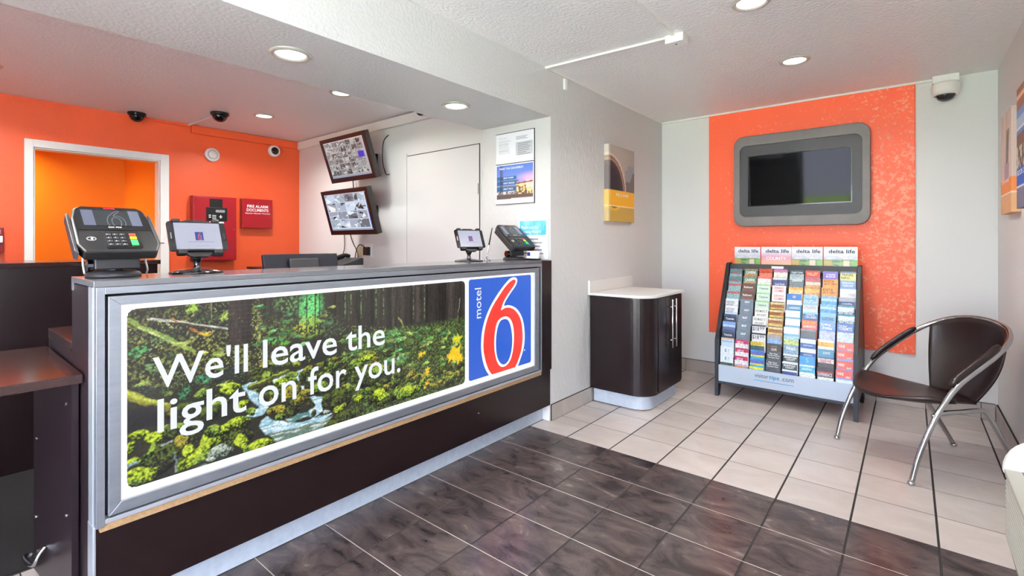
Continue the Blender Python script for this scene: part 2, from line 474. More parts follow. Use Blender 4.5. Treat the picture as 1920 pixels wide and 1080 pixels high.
for i in range(-3, 8):
    for j in range(-14, 8):
        x0, x1, y0, y1 = gx(i), gx(i + 1), gy(j), gy(j + 1)
        dark = j < 0
        gxw, gyw = (0.0040, 0.0022) if dark else (0.0044, 0.0030)
        x0 += gxw; x1 -= gxw; y0 += gyw; y1 -= gyw
        if i <= -2:
            if j > -8: continue
            dark = False; y1 = min(y1, 0.345)
        x1 = min(x1, XR - 0.012); y0 = max(y0, YF + 0.002); y1 = min(y1, YB - 0.012)
        if j >= 0 and i <= -1:
            if j == 0:
                floor_tile(max(x0, XK + 0.001), x1, y0, YCOL - 0.001, 'tile_light')
                floor_tile(XL + 0.013, x1, YCOL + 0.001, y1, 'tile_light')
                continue
            x0 = max(x0, XL + 0.013)
        elif i == -1: x0 = max(x0, XK + 0.001)
        floor_tile(x0, x1, y0, y1, 'tile_dark' if dark else 'tile_light')
for j in range(-13, 0):        # pale strips in the joints paint the glare along dark tile edges
    B().box(XK + 0.002, XR - 0.02, gy(j) - 0.0016, gy(j) + 0.0016, -0.003, -0.0005).obj('grout_glare_line', 'grout_glare', floor)

struct('floor_carpet', B().box(-5.82, -2.665, YF, 0.4, -0.06, 0.004).box(-5.82, -2.10, 0.4, YM, -0.06, 0.004), 'carpet')
struct('ceiling', B().box(-5.94, XR + 0.12, YF - 0.12, YB + 0.12, ZC, ZC + 0.1), 'ceiling')
struct('wall_left', B().box(XCOL, XL, YCOL, YB + 0.12, 0, ZC), 'wall')
struct('wall_back', B().box(XL, XR + 0.12, YB, YB + 0.12, -0.06, ZC), 'wall_smooth')
WY0, WY1, WZ0, WZ1 = -1.5, -0.1, 0.5, 2.02
struct('wall_right', B().box(XR, XR + 0.12, WY1, YB, -0.06, ZC).box(XR, XR + 0.12, YF, WY0, -0.06, ZC)
       .box(XR, XR + 0.12, WY0, WY1, -0.06, WZ0).box(XR, XR + 0.12, WY0, WY1, WZ1, ZC), 'wall_smooth')
DX0, DX1, FX0, FX1 = -1.72, -0.78, -0.70, 0.42
struct('wall_front', B().box(-5.94, DX0, YF - 0.12, YF, -0.06, ZC).box(DX1, FX0, YF - 0.12, YF, -0.06, ZC).box(FX1, XR + 0.12, YF - 0.12, YF, -0.06, ZC)
       .box(DX0, DX1, YF - 0.12, YF, 2.42, ZC).box(FX0, FX1, YF - 0.12, YF, 2.42, ZC).box(FX0, FX1, YF - 0.12, YF, -0.06, 0.15), 'wall')
struct('bulkhead', B().box(XCOL, XL, YF, YCOL, ZS, ZC), 'bulkhead')
struct('wall_behind_monitors', B().box(-5.94, XCOL, YM, YM + 0.12, 0, ZC), 'wall_smooth')
OY0, OY1, OZ = 0.640, 1.552, 2.09
struct('wall_orange', B().box(XO - 0.12, XO, YF, OY0, 0, ZC).box(XO - 0.12, XO, OY1, YM, 0, ZC).box(XO - 0.12, XO, OY0, OY1, OZ, ZC), 'orange')
# the room beyond the doorway
struct('wall_office', B().box(-7.82, -7.7, -0.9, 1.80, 0, ZC).box(-7.7, XO - 0.12, 1.68, 1.80, 0, ZC).box(-7.7, XO - 0.12, -0.9, -0.78, 0, ZC), 'office')
struct('floor_office', B().box(-7.7, XO, -0.78, 1.68, -0.06, 0.002), 'carpet')
struct('ceiling_office', B().box(-7.82, XO - 0.12, -0.9, 1.8, ZC, ZC + 0.1), 'ceiling')

# windows and glass door behind the camera, with the lawn outside
def window(name, axis, a0, a1, z0, z1, p, th, bars):
    b = B(); w = 0.05
    def bx(lo, hi, q0, q1):
        (b.box(p - th, p, lo, hi, q0, q1) if axis == 'x' else b.box(lo, hi, p - th, p, q0, q1))
    bx(a0, a0 + w, z0, z1); bx(a1 - w, a1, z0, z1); bx(a0 + w, a1 - w, z0, z0 + w); bx(a0 + w, a1 - w, z1 - w, z1)
    for k in range(1, bars):
        c = a0 + (a1 - a0) * k / bars; bx(c - 0.02, c + 0.02, z0 + w, z1 - w)
    f = struct(name, b, 'alu')
    for k in range(bars):
        l = a0 + w + (a1 - a0 - 2 * w) * k / bars; h = a0 + w + (a1 - a0 - 2 * w) * (k + 1) / bars
        c = p - th / 2
        g = B()
        (g.box(c - 0.003, c + 0.003, l, h, z0 + w, z1 - w) if axis == 'x' else g.box(l, h, c - 0.003, c + 0.003, z0 + w, z1 - w))
        g.obj('pane', 'glass', f)
    return f
window('added_window_1', 'x', WY0, WY1, WZ0, WZ1, XR + 0.09, 0.05, 3)  # unseen side window, added and sized to bring daylight onto counter and bulkhead
window('window_2', 'y', FX0, FX1, 0.15, 2.42, YF - 0.03, 0.05, 1)
d1 = window('door_1', 'y', DX0, DX1, 0.0, 2.42, YF - 0.03, 0.05, 1)
B().tube([(DX1 - 0.09, YF + 0.0, 0.85), (DX1 - 0.09, YF + 0.035, 0.9), (DX1 - 0.09, YF + 0.035, 1.25), (DX1 - 0.09, YF, 1.3)], 0.012).obj('handle', 'steel', d1)
paving = mat('concrete paving', 'AEAEAC', 0.9, var=('A0A09F', 2))
struct('ground_outside', B().box(-14, 16, -10.5, YF - 0.13, -0.2, -0.08).box(XR + 0.13, 16, YF - 0.13, 12, -0.2, -0.08), paving)
B().box(-14, 16, -30, -10.5, -0.2, -0.06).obj('lawn', mat('mown grass', '56702F', 0.9, var=('6E883C', 3)), kind='structure')

# tiled skirting
def skirting(name, axis, p, sgn, a0, a1, cuts):
    """backing strip against the wall plus its tiles"""
    h, t = 0.112, 0.012
    def bx(b, lo, hi, t0, t1, z0, z1):
        q0, q1 = sorted((p + sgn * t0, p + sgn * t1))
        return b.box(q0, q1, lo, hi, z0, z1) if axis == 'x' else b.box(lo, hi, q0, q1, z0, z1)
    s = struct(name, bx(B(), a0, a1, 0.0, 0.009, -0.003, h + 0.003), 'grout_dark')
    e = [a0] + [c for c in cuts if a0 + 0.02 < c < a1 - 0.02] + [a1]
    for lo, hi in zip(e[:-1], e[1:]):
        bx(B(), lo + 0.0015, hi - 0.0015, 0.002, t, 0.0005, h).obj('tile', 'tile_base', s, bevel=0.001, seg=1)
skirting('baseboard_left', 'x', XL, 1, YCOL, YB, [gy(j) for j in range(0, 8)])
skirting('baseboard_back', 'y', YB, -1, XL + 0.013, XR - 0.013, [gx(i) for i in range(-1, 8)])
skirting('baseboard_right', 'x', XR, -1, 2.45, YB - 0.013, [gy(j) for j in range(-1, 8)])

# office doorway casing, closed white door by the monitors
c = struct('door_2', B().box(XO, XO + 0.02, 0.585, OY0, 0.0, 2.155).box(XO, XO + 0.02, OY1, 1.625, 0.0, 2.155).box(XO, XO + 0.02, OY0, OY1, OZ, 2.155)
           .box(XO - 0.12, XO, OY0, OY0 + 0.012, 0.0, OZ).box(XO - 0.12, XO, OY1 - 0.012, OY1, 0.0, OZ).box(XO - 0.12, XO, OY0 + 0.012, OY1 - 0.012, OZ - 0.012, OZ), 'white_gloss', bevel=0.002)
B().box(XO + 0.0, XO + 0.024, OY1 - 0.010, OY1 + 0.030, 1.262, 1.272).obj('strike_plate', 'steel', c)
dx0, dx1, dz = -3.728, -2.79, 2.094
d = struct('door_3', B().box(dx0, dx1, YM - 0.012, YM, 0.006, dz), 'wall_smooth', bevel=0.002)
B().box(dx0 - 0.006, dx1 + 0.006, YM - 0.004, YM, dz, dz + 0.008).box(dx1, dx1 + 0.006, YM - 0.004, YM, 0.006, dz).obj('shadow_gap', 'black_gap', d)
B().box(dx0 - 0.05, dx0 - 0.004, YM - 0.014, YM, 0.006, dz + 0.03).obj('door_frame', 'wall_smooth', d)
for z in (1.72, 0.4): B().lathe([(0.008, -0.045), (0.008, 0.045)], 8, (dx1 + 0.002, YM - 0.014, z)).obj('hinge', 'steel', d)

# orange accent panel and ceiling conduits
struct('trim_1', B().box(-1.508, 0.033, YB - 0.018, YB, 0.405, ZC - 0.012), 'worn_orange', bevel=0.003)
struct('trim_2', B().box(XL + 0.0, 0.14, YB - 0.026, YB, ZC - 0.016, ZC), 'white_gloss', bevel=0.002)
struct('trim_3', B().box(XL, XL + 0.012, 2.83, YB - 0.026, ZC - 0.014, ZC), 'white_gloss', bevel=0.002)
struct('trim_4', B().box(XL, XL + 0.018, 3.03, 3.06, 2.40, 2.482), 'white_gloss', bevel=0.002)
a = Vector((-1.985, 2.81, 0)); b_ = Vector((-1.12, 2.862, 0)); dr = (b_ - a).normalized(); nn = Vector((-dr.y, dr.x, 0)) * 0.011
struct('trim_5', B().prism([tuple((a - nn).xy), tuple((b_ - nn).xy), tuple((b_ + nn).xy), tuple((a + nn).xy)], 'z', ZC - 0.014, ZC), 'white_gloss')
struct('trim_6', B().box(-1.096, -1.076, 1.0, 2.845, ZC - 0.012, ZC), 'white_gloss')
struct('trim_7', B().box(XO, XO + 0.03, 1.82, YM, 2.415, ZC - 0.012), 'orange_trunk', bevel=0.002)
struct('trim_8', B().box(XO, XO + 0.014, 1.40, 1.82, 2.475, 2.495), 'orange_trunk')
struct('trim_9', B().box(XO + 0.03, XCOL, YM - 0.04, YM, 2.405, ZC - 0.012), 'white_gloss', bevel=0.004)
t = thing('junction_box', (-1.08, 2.875, ZC), 'white conduit junction box on the ceiling where two conduits meet', 'junction box')
B().box(-0.055, 0.055, -0.04, 0.045, -0.05, 0).obj('box', 'white_plastic', t, bevel=0.003)
B().lathe([(0.006, -0.0515), (0.006, -0.05)], 10).obj('knockout', 'black', t)

# recessed lamps
def lamp(x, y, z, label, r=0.085, power=1.0, warm=(1.0, 0.96, 0.91)):
    t = thing('recessed_ceiling_light', (x, y, z), label, 'ceiling light', 'recessed ceiling lights')
    B().lathe([(r * 0.80, -0.002), (r * 0.86, -0.010), (r * 1.0, -0.010), (r * 1.1, -0.003), (r * 1.12, 0.0), (r * 0.80, 0.0)], 28).obj('trim_ring', 'lamp_trim', t, smooth=True)
    B().lathe([(0.0, -0.006), (r * 0.5, -0.0055), (r * 0.79, -0.003), (r * 0.79, -0.001), (0.0, -0.001)], 24).obj('lens', 'lamp', t, smooth=True)
    l = bpy.data.lights.new('lamp_light', 'AREA'); l.shape = 'DISK'; l.size = r * 1.7; l.energy = LAMP_W * power; l.color = warm; l.spread = math.radians(150)
    lo = bpy.data.objects.new('lamp_light', l); COL.objects.link(lo); lo.parent = t; lo.location = (0, 0, -0.016)
    return t
lamp(-0.632, 2.716, ZC, 'recessed ceiling light over the floor tile border', power=0.5)
lamp(-0.604, 3.768, ZC, 'recessed ceiling light in front of the television', power=0.5)
lamp(-0.63, 1.55, ZC, 'recessed ceiling light over the dark tiles', power=0.5)
lamp(-0.63, 0.2, ZC, 'recessed ceiling light near the entrance window', power=0.5)
lamp(-2.289, 1.134, ZS, 'recessed light in the bulkhead above the sign lettering', power=0.5)
lamp(-2.31, 2.248, ZS, 'recessed light in the bulkhead beside the framed notices', power=0.25)
lamp(-2.30, 0.05, ZS, 'recessed light in the bulkhead above the flap shelf', power=0.5)
lamp(-4.867, 2.147, ZC, 'recessed ceiling light near the orange wall and small camera', power=1.0)
lamp(-3.63, 2.222, ZC, 'recessed ceiling light partly hidden by the bulkhead edge', power=0.55)
lamp(-4.96, 0.30, ZC, 'recessed ceiling light above the rear counter', power=1.0)
lamp(-3.58, 0.2, ZC, 'recessed ceiling light between bulkhead and rear counter', power=1.0)
lamp(-7.30, 0.30, ZC, 'warm ceiling light in the room beyond the doorway', power=1.5, warm=(1.0, 0.88, 0.5))

# ------------------------------------------------------------------ reception counter
XFR = -1.965                      # front face of the aluminium frame
CY0, CY1, CYE = 0.357, 2.735, 2.862
ct = thing('reception_counter', (XL, 1.6, 0), 'long dark reception counter with grey top and aluminium framed front', 'counter')
def C(b, name, m, p=None, **k): return b.obj(name, m, p or ct, world=True, **k)
C(B().box(-2.29, XL, CY0 + 0.004, CYE, 0.113, 0.372), 'front_panel', 'espresso')
C(B().box(-2.29, -2.02, CY0 + 0.002, CYE, 0.372, 1.126), 'carcass', 'black_gap')
C(B().box(-2.02, XL + 0.012, CY1 + 0.001, CYE, 0.372, 1.143), 'end_filler', 'espresso')
C(B().box(-2.32, -2.06, CY0 - 0.002, CY0 + 0.004, 0.0, 1.124), 'end_panel', 'espresso_end')
C(B().box(-2.28, XK, CY0 + 0.03, CYE, 0.0, 0.113), 'kick_plate', 'kick')
C(B().box(-2.306, XFR, CY0 - 0.006, CY1, 1.128, 1.148), 'countertop', 'silver_top', bevel=0.0015)
C(B().box(-2.306, -2.29, CY0 - 0.006, CY1, 1.100, 1.128), 'countertop_lip', 'silver_top')
C(B().box(-2.0, XFR, CY0, CY0 + 0.022, 0.372, 1.127), 'frame_rail', 'alu', bevel=0.001)
C(B().box(-2.0, XFR, CY1 - 0.010, CY1, 0.380, 1.127), 'frame_rail', 'alu', bevel=0.001)
C(B().box(-2.0, XFR, CY0 + 0.022, CY1 - 0.010, 1.105, 1.127), 'frame_rail', 'alu', bevel=0.001)
C(B().box(-2.0, XFR, CY0 + 0.022, CY1 - 0.010, 0.380, 0.394), 'frame_rail', 'alu_light', bevel=0.001)
C(B().box(-2.055, -2.0, CY0 - 0.003, CY0 + 0.002, 0.372, 1.126), 'corner_angle', 'alu_light')
C(B().box(-2.055, XL + 0.003, CY0 - 0.005, CY0 + 0.003, 0.0, 0.372), 'corner_angle', 'alu_light', bevel=0.002)
C(B().box(XL, XFR - 0.003, CY0 + 0.01, CY1 - 0.002, 0.357, 0.380), 'chipboard_strip', 'chipboard')
sd = thing('staff_desk', (-2.56, 1.6, 0), 'dark walnut staff desk surface behind the reception counter', 'desk')
ws = C(B().box(-2.83, -2.322, CY0, CYE, 0.876, 0.906), 'work_surface', 'walnut', sd, bevel=0.0015)
C(B().box(-2.82, -2.325, CY0 + 0.0, CY0 + 0.02, 0.06, 0.876), 'side_panel', 'espresso_end', sd)
C(B().box(-2.82, -2.325, CYE - 0.04, CYE - 0.02, 0.0, 0.876), 'side_panel', 'espresso_end', sd)
C(B().box(-2.82, -2.325, CY0 + 0.02, CYE - 0.04, 0.0, 0.06), 'plinth', 'espresso', sd)
B().box(XK, XL, YCOL - 0.012, YCOL - 0.0, 0.0, 0.113).obj('counter_corner_block', 'white_gloss', ct, world=True)
B().lathe([(0.005, XL), (0.004, XL + 0.003)], 10, (0, 2.12, 0.255), 'x').obj('screw_cap', 'steel', ct, world=True)

# flap shelf at the open end, its hinged support panel
fl = thing('flap_shelf', (-2.45, -0.3, 0), 'dark walnut lift-up shelf beside the end of the reception counter', 'shelf')
top = [(-2.81, 0.350), (-2.81, -1.1), (-2.22, -1.1)] + [(-2.165 + 0.055 * (k / 8) ** 0.7, -1.1 + 1.45 * k / 8) for k in range(1, 9)]
B().prism(top, 'z', 0.806, 0.835).obj('shelf_top', 'walnut', fl, world=True, bevel=0.0015)
B().box(-2.80, -2.25, -1.1, -1.075, 0.0, 0.806).obj('support_panel', 'espresso_end', fl, world=True)
gp = thing('gate_panel', (-2.17, 0.346, 0), 'dark hinged gate panel under the flap shelf with chrome hook', 'gate')
p0, p1 = Vector((-2.17, 0.331)), Vector((-2.62, 0.290)); dd = (p1 - p0).normalized(); nr = Vector((-dd.y, dd.x))
if nr.y > 0: nr = -nr
q = [p0, p1, p1 - nr * 0.018, p0 - nr * 0.018]
B().prism([tuple(v) for v in q], 'z', 0.012, 0.80).obj('panel', 'espresso_end', gp, world=True)
def on_gate(f, z, out=0.0):
    p = p0 + dd * (p1 - p0).length * f + nr * out; return (p.x, p.y, z)
for f, z in ((0.12, 0.72), (0.92, 0.52), (0.12, 0.34), (0.93, 0.22)):
    a = Vector(on_gate(f, z)); n3 = Vector((nr.x, nr.y, 0))
    B().tube([a, a + n3 * 0.003], 0.006, 8).obj('screw', 'steel', gp, world=True)
B().tube(spline([on_gate(0.97, 0.075, 0.004), on_gate(0.95, 0.08, 0.03), on_gate(0.75, 0.09, 0.035), on_gate(0.66, 0.10, 0.03), on_gate(0.64, 0.13, 0.02), on_gate(0.64, 0.155, 0.0)], 4), 0.008, 8).obj('hook', 'chrome', gp, world=True, smooth=True)

# ------------------------------------------------------------------ backlit sign
def S(u, v):                     # a point of the photograph on the sign's plane -> (y, z)
    p = onx(u, v, XFR); return (p[1], p[2])
sg = thing('lightbox_sign', (XFR, 1.55, 0.40), 'backlit forest stream sign with white slogan and blue numeral logo', 'sign')
SY0, SY1, SZ0, SZ1 = 0.3865, 2.700, 0.401, 1.097
FY0, FY1, FZ0, FZ1 = 0.419, 2.650, 0.437, 1.068
xr0, xr1 = -2.0, XFR + 0.002
for pts, nm in (([(SY0, SZ0), (FY0, FZ0), (FY0, FZ1), (SY0, SZ1)], 'alu'), ([(SY1, SZ1), (FY1, FZ1), (FY1, FZ0), (SY1, SZ0)], 'alu'),
                ([(SY0, SZ1), (FY0, FZ1), (FY1, FZ1), (SY1, SZ1)], 'alu'), ([(SY0, SZ0), (SY1, SZ0), (FY1, FZ0), (FY0, FZ0)], 'alu')):
    B().prism(pts, 'x', xr0, xr1).obj('frame_rail', nm, sg, world=True, bevel=0.0015)
B().box(-2.01, XFR - 0.008, FY0, FY1, FZ0, FZ1).obj('white_face', 'lit_white', sg, world=True)
XP = XFR - 0.0070

PW, PH = 660, 250
PY0, PY1, PZ0, PZ1 = 0.436, 1.990, 0.465, 1.051
def forest():
    W, H = PW, PH
    def P(u, v):
        y, z = S(u, v); return np.array([(y - PY0) / (PY1 - PY0) * W, (PZ1 - z) / (PZ1 - PZ0) * H])
    rs = np.random.RandomState(5)
    yy, xx = np.mgrid[0:H, 0:W].astype(float)
    n1, n2, n3 = fbm(W, H, 3, 3, 1, 2), fbm(W, H, 14, 10, 2, 3), fbm(W, H, 60, 40, 3, 3)
    fine, streak = fbm(W, H, 2, 2, 4, 1), fbm(W, H, 3, 60, 5, 3)
    wx, wy = (fbm(W, H, 9, 9, 6, 3) - 0.5) * 9, (fbm(W, H, 9, 9, 7, 3) - 0.5) * 9
    wx2, wy2 = (fbm(W, H, 24, 24, 16, 2) - 0.5) * 14, (fbm(W, H, 24, 24, 17, 2) - 0.5) * 10
    img = np.zeros((H, W, 3))
    def mix(mask, col):
        m = np.clip(mask, 0, 1)[..., None]; img[:] = img * (1 - m) + np.asarray(col) * m
    # dark forest ground
    img[:] = rgb('2B2A22'); mix((n3 - 0.45) * 2.5, rgb('20241F')); mix((n2 - 0.5) * 2, rgb('3A3A26'))
    # left hillside: leaf litter and low plants
    hill = np.clip((P(560, 600)[0] - xx) / 60, 0, 1) * np.clip((P(300, 745)[1] - yy) / 20, 0, 1) * np.clip((yy - P(300, 570)[1] + 6) / 24, 0, 1)
    mix(hill * np.clip((n1 - 0.52) * 6, 0, 1) * (0.35 + n2), rgb('8C9142'))
    mix(hill * np.clip((fine - 0.78) * 8, 0, 1) * np.clip((n3 - 0.35) * 4, 0, 1), rgb('C9C98A'))
    mix(hill * np.clip((n3 - 0.55) * 5, 0, 1) * 0.6, rgb('262A22'))
    def band(pts, w, col, k=1.0, tex=0.6):
        d = np.full((H, W), 1e9)
        for a, b in zip(pts[:-1], pts[1:]):
            a, b = P(*a), P(*b); ab = b - a; t = np.clip(((xx - a[0]) * ab[0] + (yy - a[1]) * ab[1]) / (ab @ ab + 1e-9), 0, 1)
            d = np.minimum(d, np.hypot(xx + wx * tex - a[0] - t * ab[0], yy + wy * tex - a[1] - t * ab[1]))
        mix(np.clip((w - d) / 1.2 + 0.5, 0, 1) * k * (0.55 + 0.9 * n1), col)
    # distant trunks over the top
    tr = np.clip((P(700, 628)[1] + (n2 - 0.5) * 40 - yy) / 12, 0, 1) * np.clip((xx - P(478, 600)[0]) / 15, 0, 1)
    mix(tr * 0.95, rgb('37322B')); mix(tr * np.clip((streak - 0.5) * 5, 0, 1), rgb('231F1C')); mix(tr * np.clip((streak - 0.66) * 6, 0, 1) * 0.8, rgb('5A5344'))
    g0, g1 = P(640, 560)[0], P(800, 560)[0]
    for u in (648, 659, 678, 706, 720, 776, 797):
        a = P(u, 540)[0]; m = np.exp(-((xx - a) / 1.6) ** 2) * np.clip((P(u, 600)[1] - yy) / 10, 0, 1) * np.clip((n1 - 0.38) * 5, 0, 1)
        mix(m * 0.8, rgb('6FAA62' if u < 730 else '8A9870'))
    bark = fbm(W, H, 2.2, 12, 33, 2)
    def trunk(u0, u1, vb, col, dark):
        a, b, e = P(u0, 560)[0], P(u1, 560)[0], P((u0 + u1) / 2, vb)[1]
        m = np.clip((xx - a) / 1.5, 0, 1) * np.clip((b - xx) / 1.5, 0, 1) * np.clip((e - yy) / 5, 0, 1)
        mix(m, rgb(col)); mix(m * np.clip((streak - 0.45) * 4, 0, 1), rgb(dark)); mix(m * np.clip((bark - 0.55) * 3, 0, 0.7), rgb(dark) * 0.7); mix(m * np.clip(1 - np.abs(xx - a - (b - a) * 0.25) / (0.25 * (b - a) + 0.5), 0, 1) * 0.35, rgb(col) * 1.5); mix(m * np.clip((xx - a) / (b - a + 0.1) - 0.55, 0, 1) * 1.2, rgb(dark) * 0.6)
    for a in ((736, 745, 618, '4A4438', '2A2620'), (748, 775, 612, '38322C', '26221E'), (805, 838, 608, '2C2723', '1D1917'), (838, 868, 616, '3A342E', '241F1B'), (690, 702, 612, '2B2823', '1F1D1A'), (726, 734, 618, '2A2721', '1E1B18'),
              (664, 676, 610, '3B352C', '28241E'), (640, 647, 606, '332E27', '221F1A'), (708, 718, 610, '3F392F', '2A261F'), (780, 794, 606, '433C33', '2A2520'), (653, 658, 604, '4A4436', '302B23'), (798, 804, 606, '211D1A', '191614'), (620, 632, 610, '2F2B24', '211E19')):
        trunk(*a)
    band([(863, 560), (858, 606), (850, 612)], 1.2, rgb('A59A6E')); band([(748, 595), (765, 623)], 1.6, rgb('9BA050'))
    # sunlit clearing
    def glow(u, v, ru, rv, col, k=1.0, th=0.35):
        c = P(u, v); a = abs(P(u + ru, v)[0] - c[0]); b = abs(P(u, v + rv)[1] - c[1])
        d = ((xx + wx - c[0]) / a) ** 2 + ((yy + wy - c[1]) / b) ** 2
        mix(np.clip(1.3 - d, 0, 1) * np.clip((n1 - th) * 4, 0, 1) * k, rgb(col))
    glow(584, 575, 26, 32, '57C767', 1.0, 0.2); glow(584, 580, 22, 26, '7FDB86', 0.7); glow(575, 614, 26, 22, 'B5C63C', 0.95); glow(590, 615, 18, 20, '8EC24A', 0.8)
    glow(540, 570, 30, 20, '6FAF5C', 0.8, 0.45); glow(520, 620, 34, 26, '79A63B', 0.8, 0.45); glow(622, 612, 24, 22, '5C8A56', 0.7, 0.45)
    glow(480, 600, 14, 46, '9FA657', 0.8, 0.5); glow(486, 625, 14, 16, 'C9C561', 0.7, 0.5); glow(517, 638, 12, 7, '63C64B', 0.9); glow(535, 645, 12, 6, '6FBF3E', 0.9)
    for u in (576, 592, 600, 560, 612): trunk(u - 1.6, u + 1.6, 628, '3B3324', '2A2419')
    glow(362, 579, 17, 8, 'A5D048', 1.0, 0.3); glow(424, 594, 12, 9, 'B0CB54', 1.0, 0.35); glow(385, 600, 24, 8, '6E9B4A', 0.6, 0.4)
    trunk(396, 399, 604, 'A39C83', '8B866D'); trunk(429, 474, 648, '3A2F2B', '2A211F')
    m = np.clip((xx - P(429, 560)[0]), 0, 1) * np.clip((P(474, 560)[0] - xx), 0, 1) * np.clip((P(450, 648)[1] - yy) / 6, 0, 1)
    mix(m * np.clip(np.sin(yy * 0.9) - 0.3, 0, 1) * 0.5, rgb('4E423A'))
    band([(240, 600), (262, 612), (300, 628), (340, 648), (362, 658)], 3.4, rgb('8DA84E'), 1.0, 0.4); band([(262, 614), (330, 645)], 1.4, rgb('C9D68B'), 0.9, 0.3)
    band([(280, 598), (330, 603), (380, 611), (426, 617)], 2.0, rgb('C9C6BC'), 1.0, 0.2); band([(330, 606), (425, 620)], 1.6, rgb('38302A'), 1.0, 0.2); band([(322, 600), (336, 606)], 1.6, rgb('B5763C'))
    band([(358, 616), (378, 626)], 2.4, rgb('B96E2E')); glow(388, 628, 12, 5, 'D4B440', 1.0, 0.25)
    glow(262, 660, 24, 9, '4FB262', 0.9, 0.35); glow(300, 640, 30, 10, '6C8E46', 0.7, 0.4); glow(260, 700, 24, 10, '8D9650', 0.6, 0.4); glow(290, 690, 30, 12, '5FA868', 0.7, 0.5)
    glow(385, 660, 40, 22, 'A8A64A', 0.8, 0.5); glow(240, 740, 60, 16, '2A2E30', 0.8, 0.1); glow(420, 700, 50, 14, '2C3033', 0.7, 0.1)
    glow(380, 712, 16, 10, '36B87A', 0.8, 0.4); glow(346, 735, 12, 14, '3E9F5E', 0.8, 0.35)
    # fern slope on the far side
    fs = np.clip((xx - P(640, 650)[0]) / 40, 0, 1) * np.clip((yy - P(740, 612)[1]) / 12, 0, 1)
    mix(fs * 0.7, rgb('353D22')); mix(fs * np.clip((n1 - 0.48) * 5, 0, 1) * 0.85, rgb('668C3C')); mix(fs * np.clip((n2 - 0.6) * 6, 0, 1) * 0.7, rgb('3C2A20'))
    def seg(a, b, w, col, k=1.0):
        x0, x1 = int(max(0, min(a[0], b[0]) - w - 2)), int(min(W, max(a[0], b[0]) + w + 3)); y0, y1 = int(max(0, min(a[1], b[1]) - w - 2)), int(min(H, max(a[1], b[1]) + w + 3))
        if x1 <= x0 or y1 <= y0: return
        X, Y = xx[y0:y1, x0:x1], yy[y0:y1, x0:x1]; ab = b - a
        t = np.clip(((X - a[0]) * ab[0] + (Y - a[1]) * ab[1]) / (ab @ ab + 1e-9), 0, 1)
        m = (np.clip(w - np.hypot(X - a[0] - t * ab[0], Y - a[1] - t * ab[1]) + 0.5, 0, 1) * k)[..., None]
        img[y0:y1, x0:x1] = img[y0:y1, x0:x1] * (1 - m) + np.asarray(col) * m
    greens = [rgb(h) for h in ('7FA84A', '5E9442', '98B454', '4C8A58', 'B2C062', '6BB06A', '3F6F3A')]
    def fern(u, v, size):
        c = P(u, v); k = rs.randint(3, 6); col = greens[rs.randint(len(greens))] * rs.uniform(0.6, 1.25); a0 = rs.uniform(0.1, 0.5)
        for i in range(k):
            an = math.pi * (a0 + (0.9 - a0) * (i + rs.rand()) / k); L = size * rs.uniform(0.6, 1.3); p = c.copy(); bend = rs.uniform(0.15, 0.6)
            sg_ = 1 if math.cos(an) > 0 else -1
            for s_ in range(6):
                t = (s_ + 1) / 6; q = c + np.array([math.cos(an) * L * t + sg_ * bend * L * t * t * 0.6, -math.sin(an) * L * 0.8 * t + L * bend * t * t])
                dv = (q - p); pn = np.array([-dv[1], dv[0]]); pn /= (np.linalg.norm(pn) + 1e-6); l = size * 0.24 * (1.05 - t)
                for h_ in (0.0, 0.5):
                    b0 = p + dv * h_
                    seg(b0, b0 + pn * l + dv * 0.5, 0.5, np.clip(col * rs.uniform(0.9, 1.35), 0, 1), 0.85); seg(b0, b0 - pn * l + dv * 0.5, 0.45, np.clip(col * rs.uniform(0.6, 1.0), 0, 1), 0.85)
                seg(p, q, 0.35, np.clip(col * 0.8, 0, 1)); p = q
    for _ in range(80): fern(rs.uniform(725, 872), rs.uniform(618, 690), rs.uniform(9, 18))
    for _ in range(26): fern(rs.uniform(640, 735), rs.uniform(622, 680), rs.uniform(7, 13))
    for _ in range(26): fern(rs.uniform(480, 640), rs.uniform(575, 650), rs.uniform(7, 14))
    for _ in range(14): fern(rs.uniform(245, 420), rs.uniform(640, 740), rs.uniform(7, 13))
    for _ in range(60):
        u, v = rs.uniform(730, 870), rs.uniform(630, 715); a = P(u, v); an = rs.uniform(0, math.pi); L = rs.uniform(5, 20)
        seg(a, a + np.array([math.cos(an), math.sin(an) * 0.8]) * L, 0.45, rgb(('6B4A38', '8A6A4C', 'A68D66', '3A251C')[rs.randint(4)]))
    for _ in range(1500):
        u, v = rs.uniform(640, 874), 612 + 130 * rs.rand() ** 1.3; a = P(u, v); an = rs.uniform(0, 2 * math.pi); L = rs.uniform(1.0, 3.4)
        seg(a, a + np.array([math.cos(an), math.sin(an) * 0.6]) * L, rs.uniform(0.35, 0.8), np.clip(rgb(('7FA84A', '4F7A38', 'A7BC5C', '33502A', '5E9442', '20281A', '8BAA40', '2A3A20')[rs.randint(8)]) * rs.uniform(0.7, 1.2), 0, 1), 0.9)
    for _ in range(900):
        u, v = rs.uniform(240, 560), rs.uniform(585, 745); a = P(u, v); an = rs.uniform(0, 2 * math.pi); L = rs.uniform(0.8, 2.6)
        seg(a, a + np.array([math.cos(an), math.sin(an) * 0.6]) * L, rs.uniform(0.3, 0.6), np.clip(rgb(('8E9A4A', '5A6A34', 'B8B86C', '2A2E1E', '6E8C3C', '1C1E18', '4A9A5A', '34382A')[rs.randint(8)]) * rs.uniform(0.7, 1.2), 0, 1), 0.85)
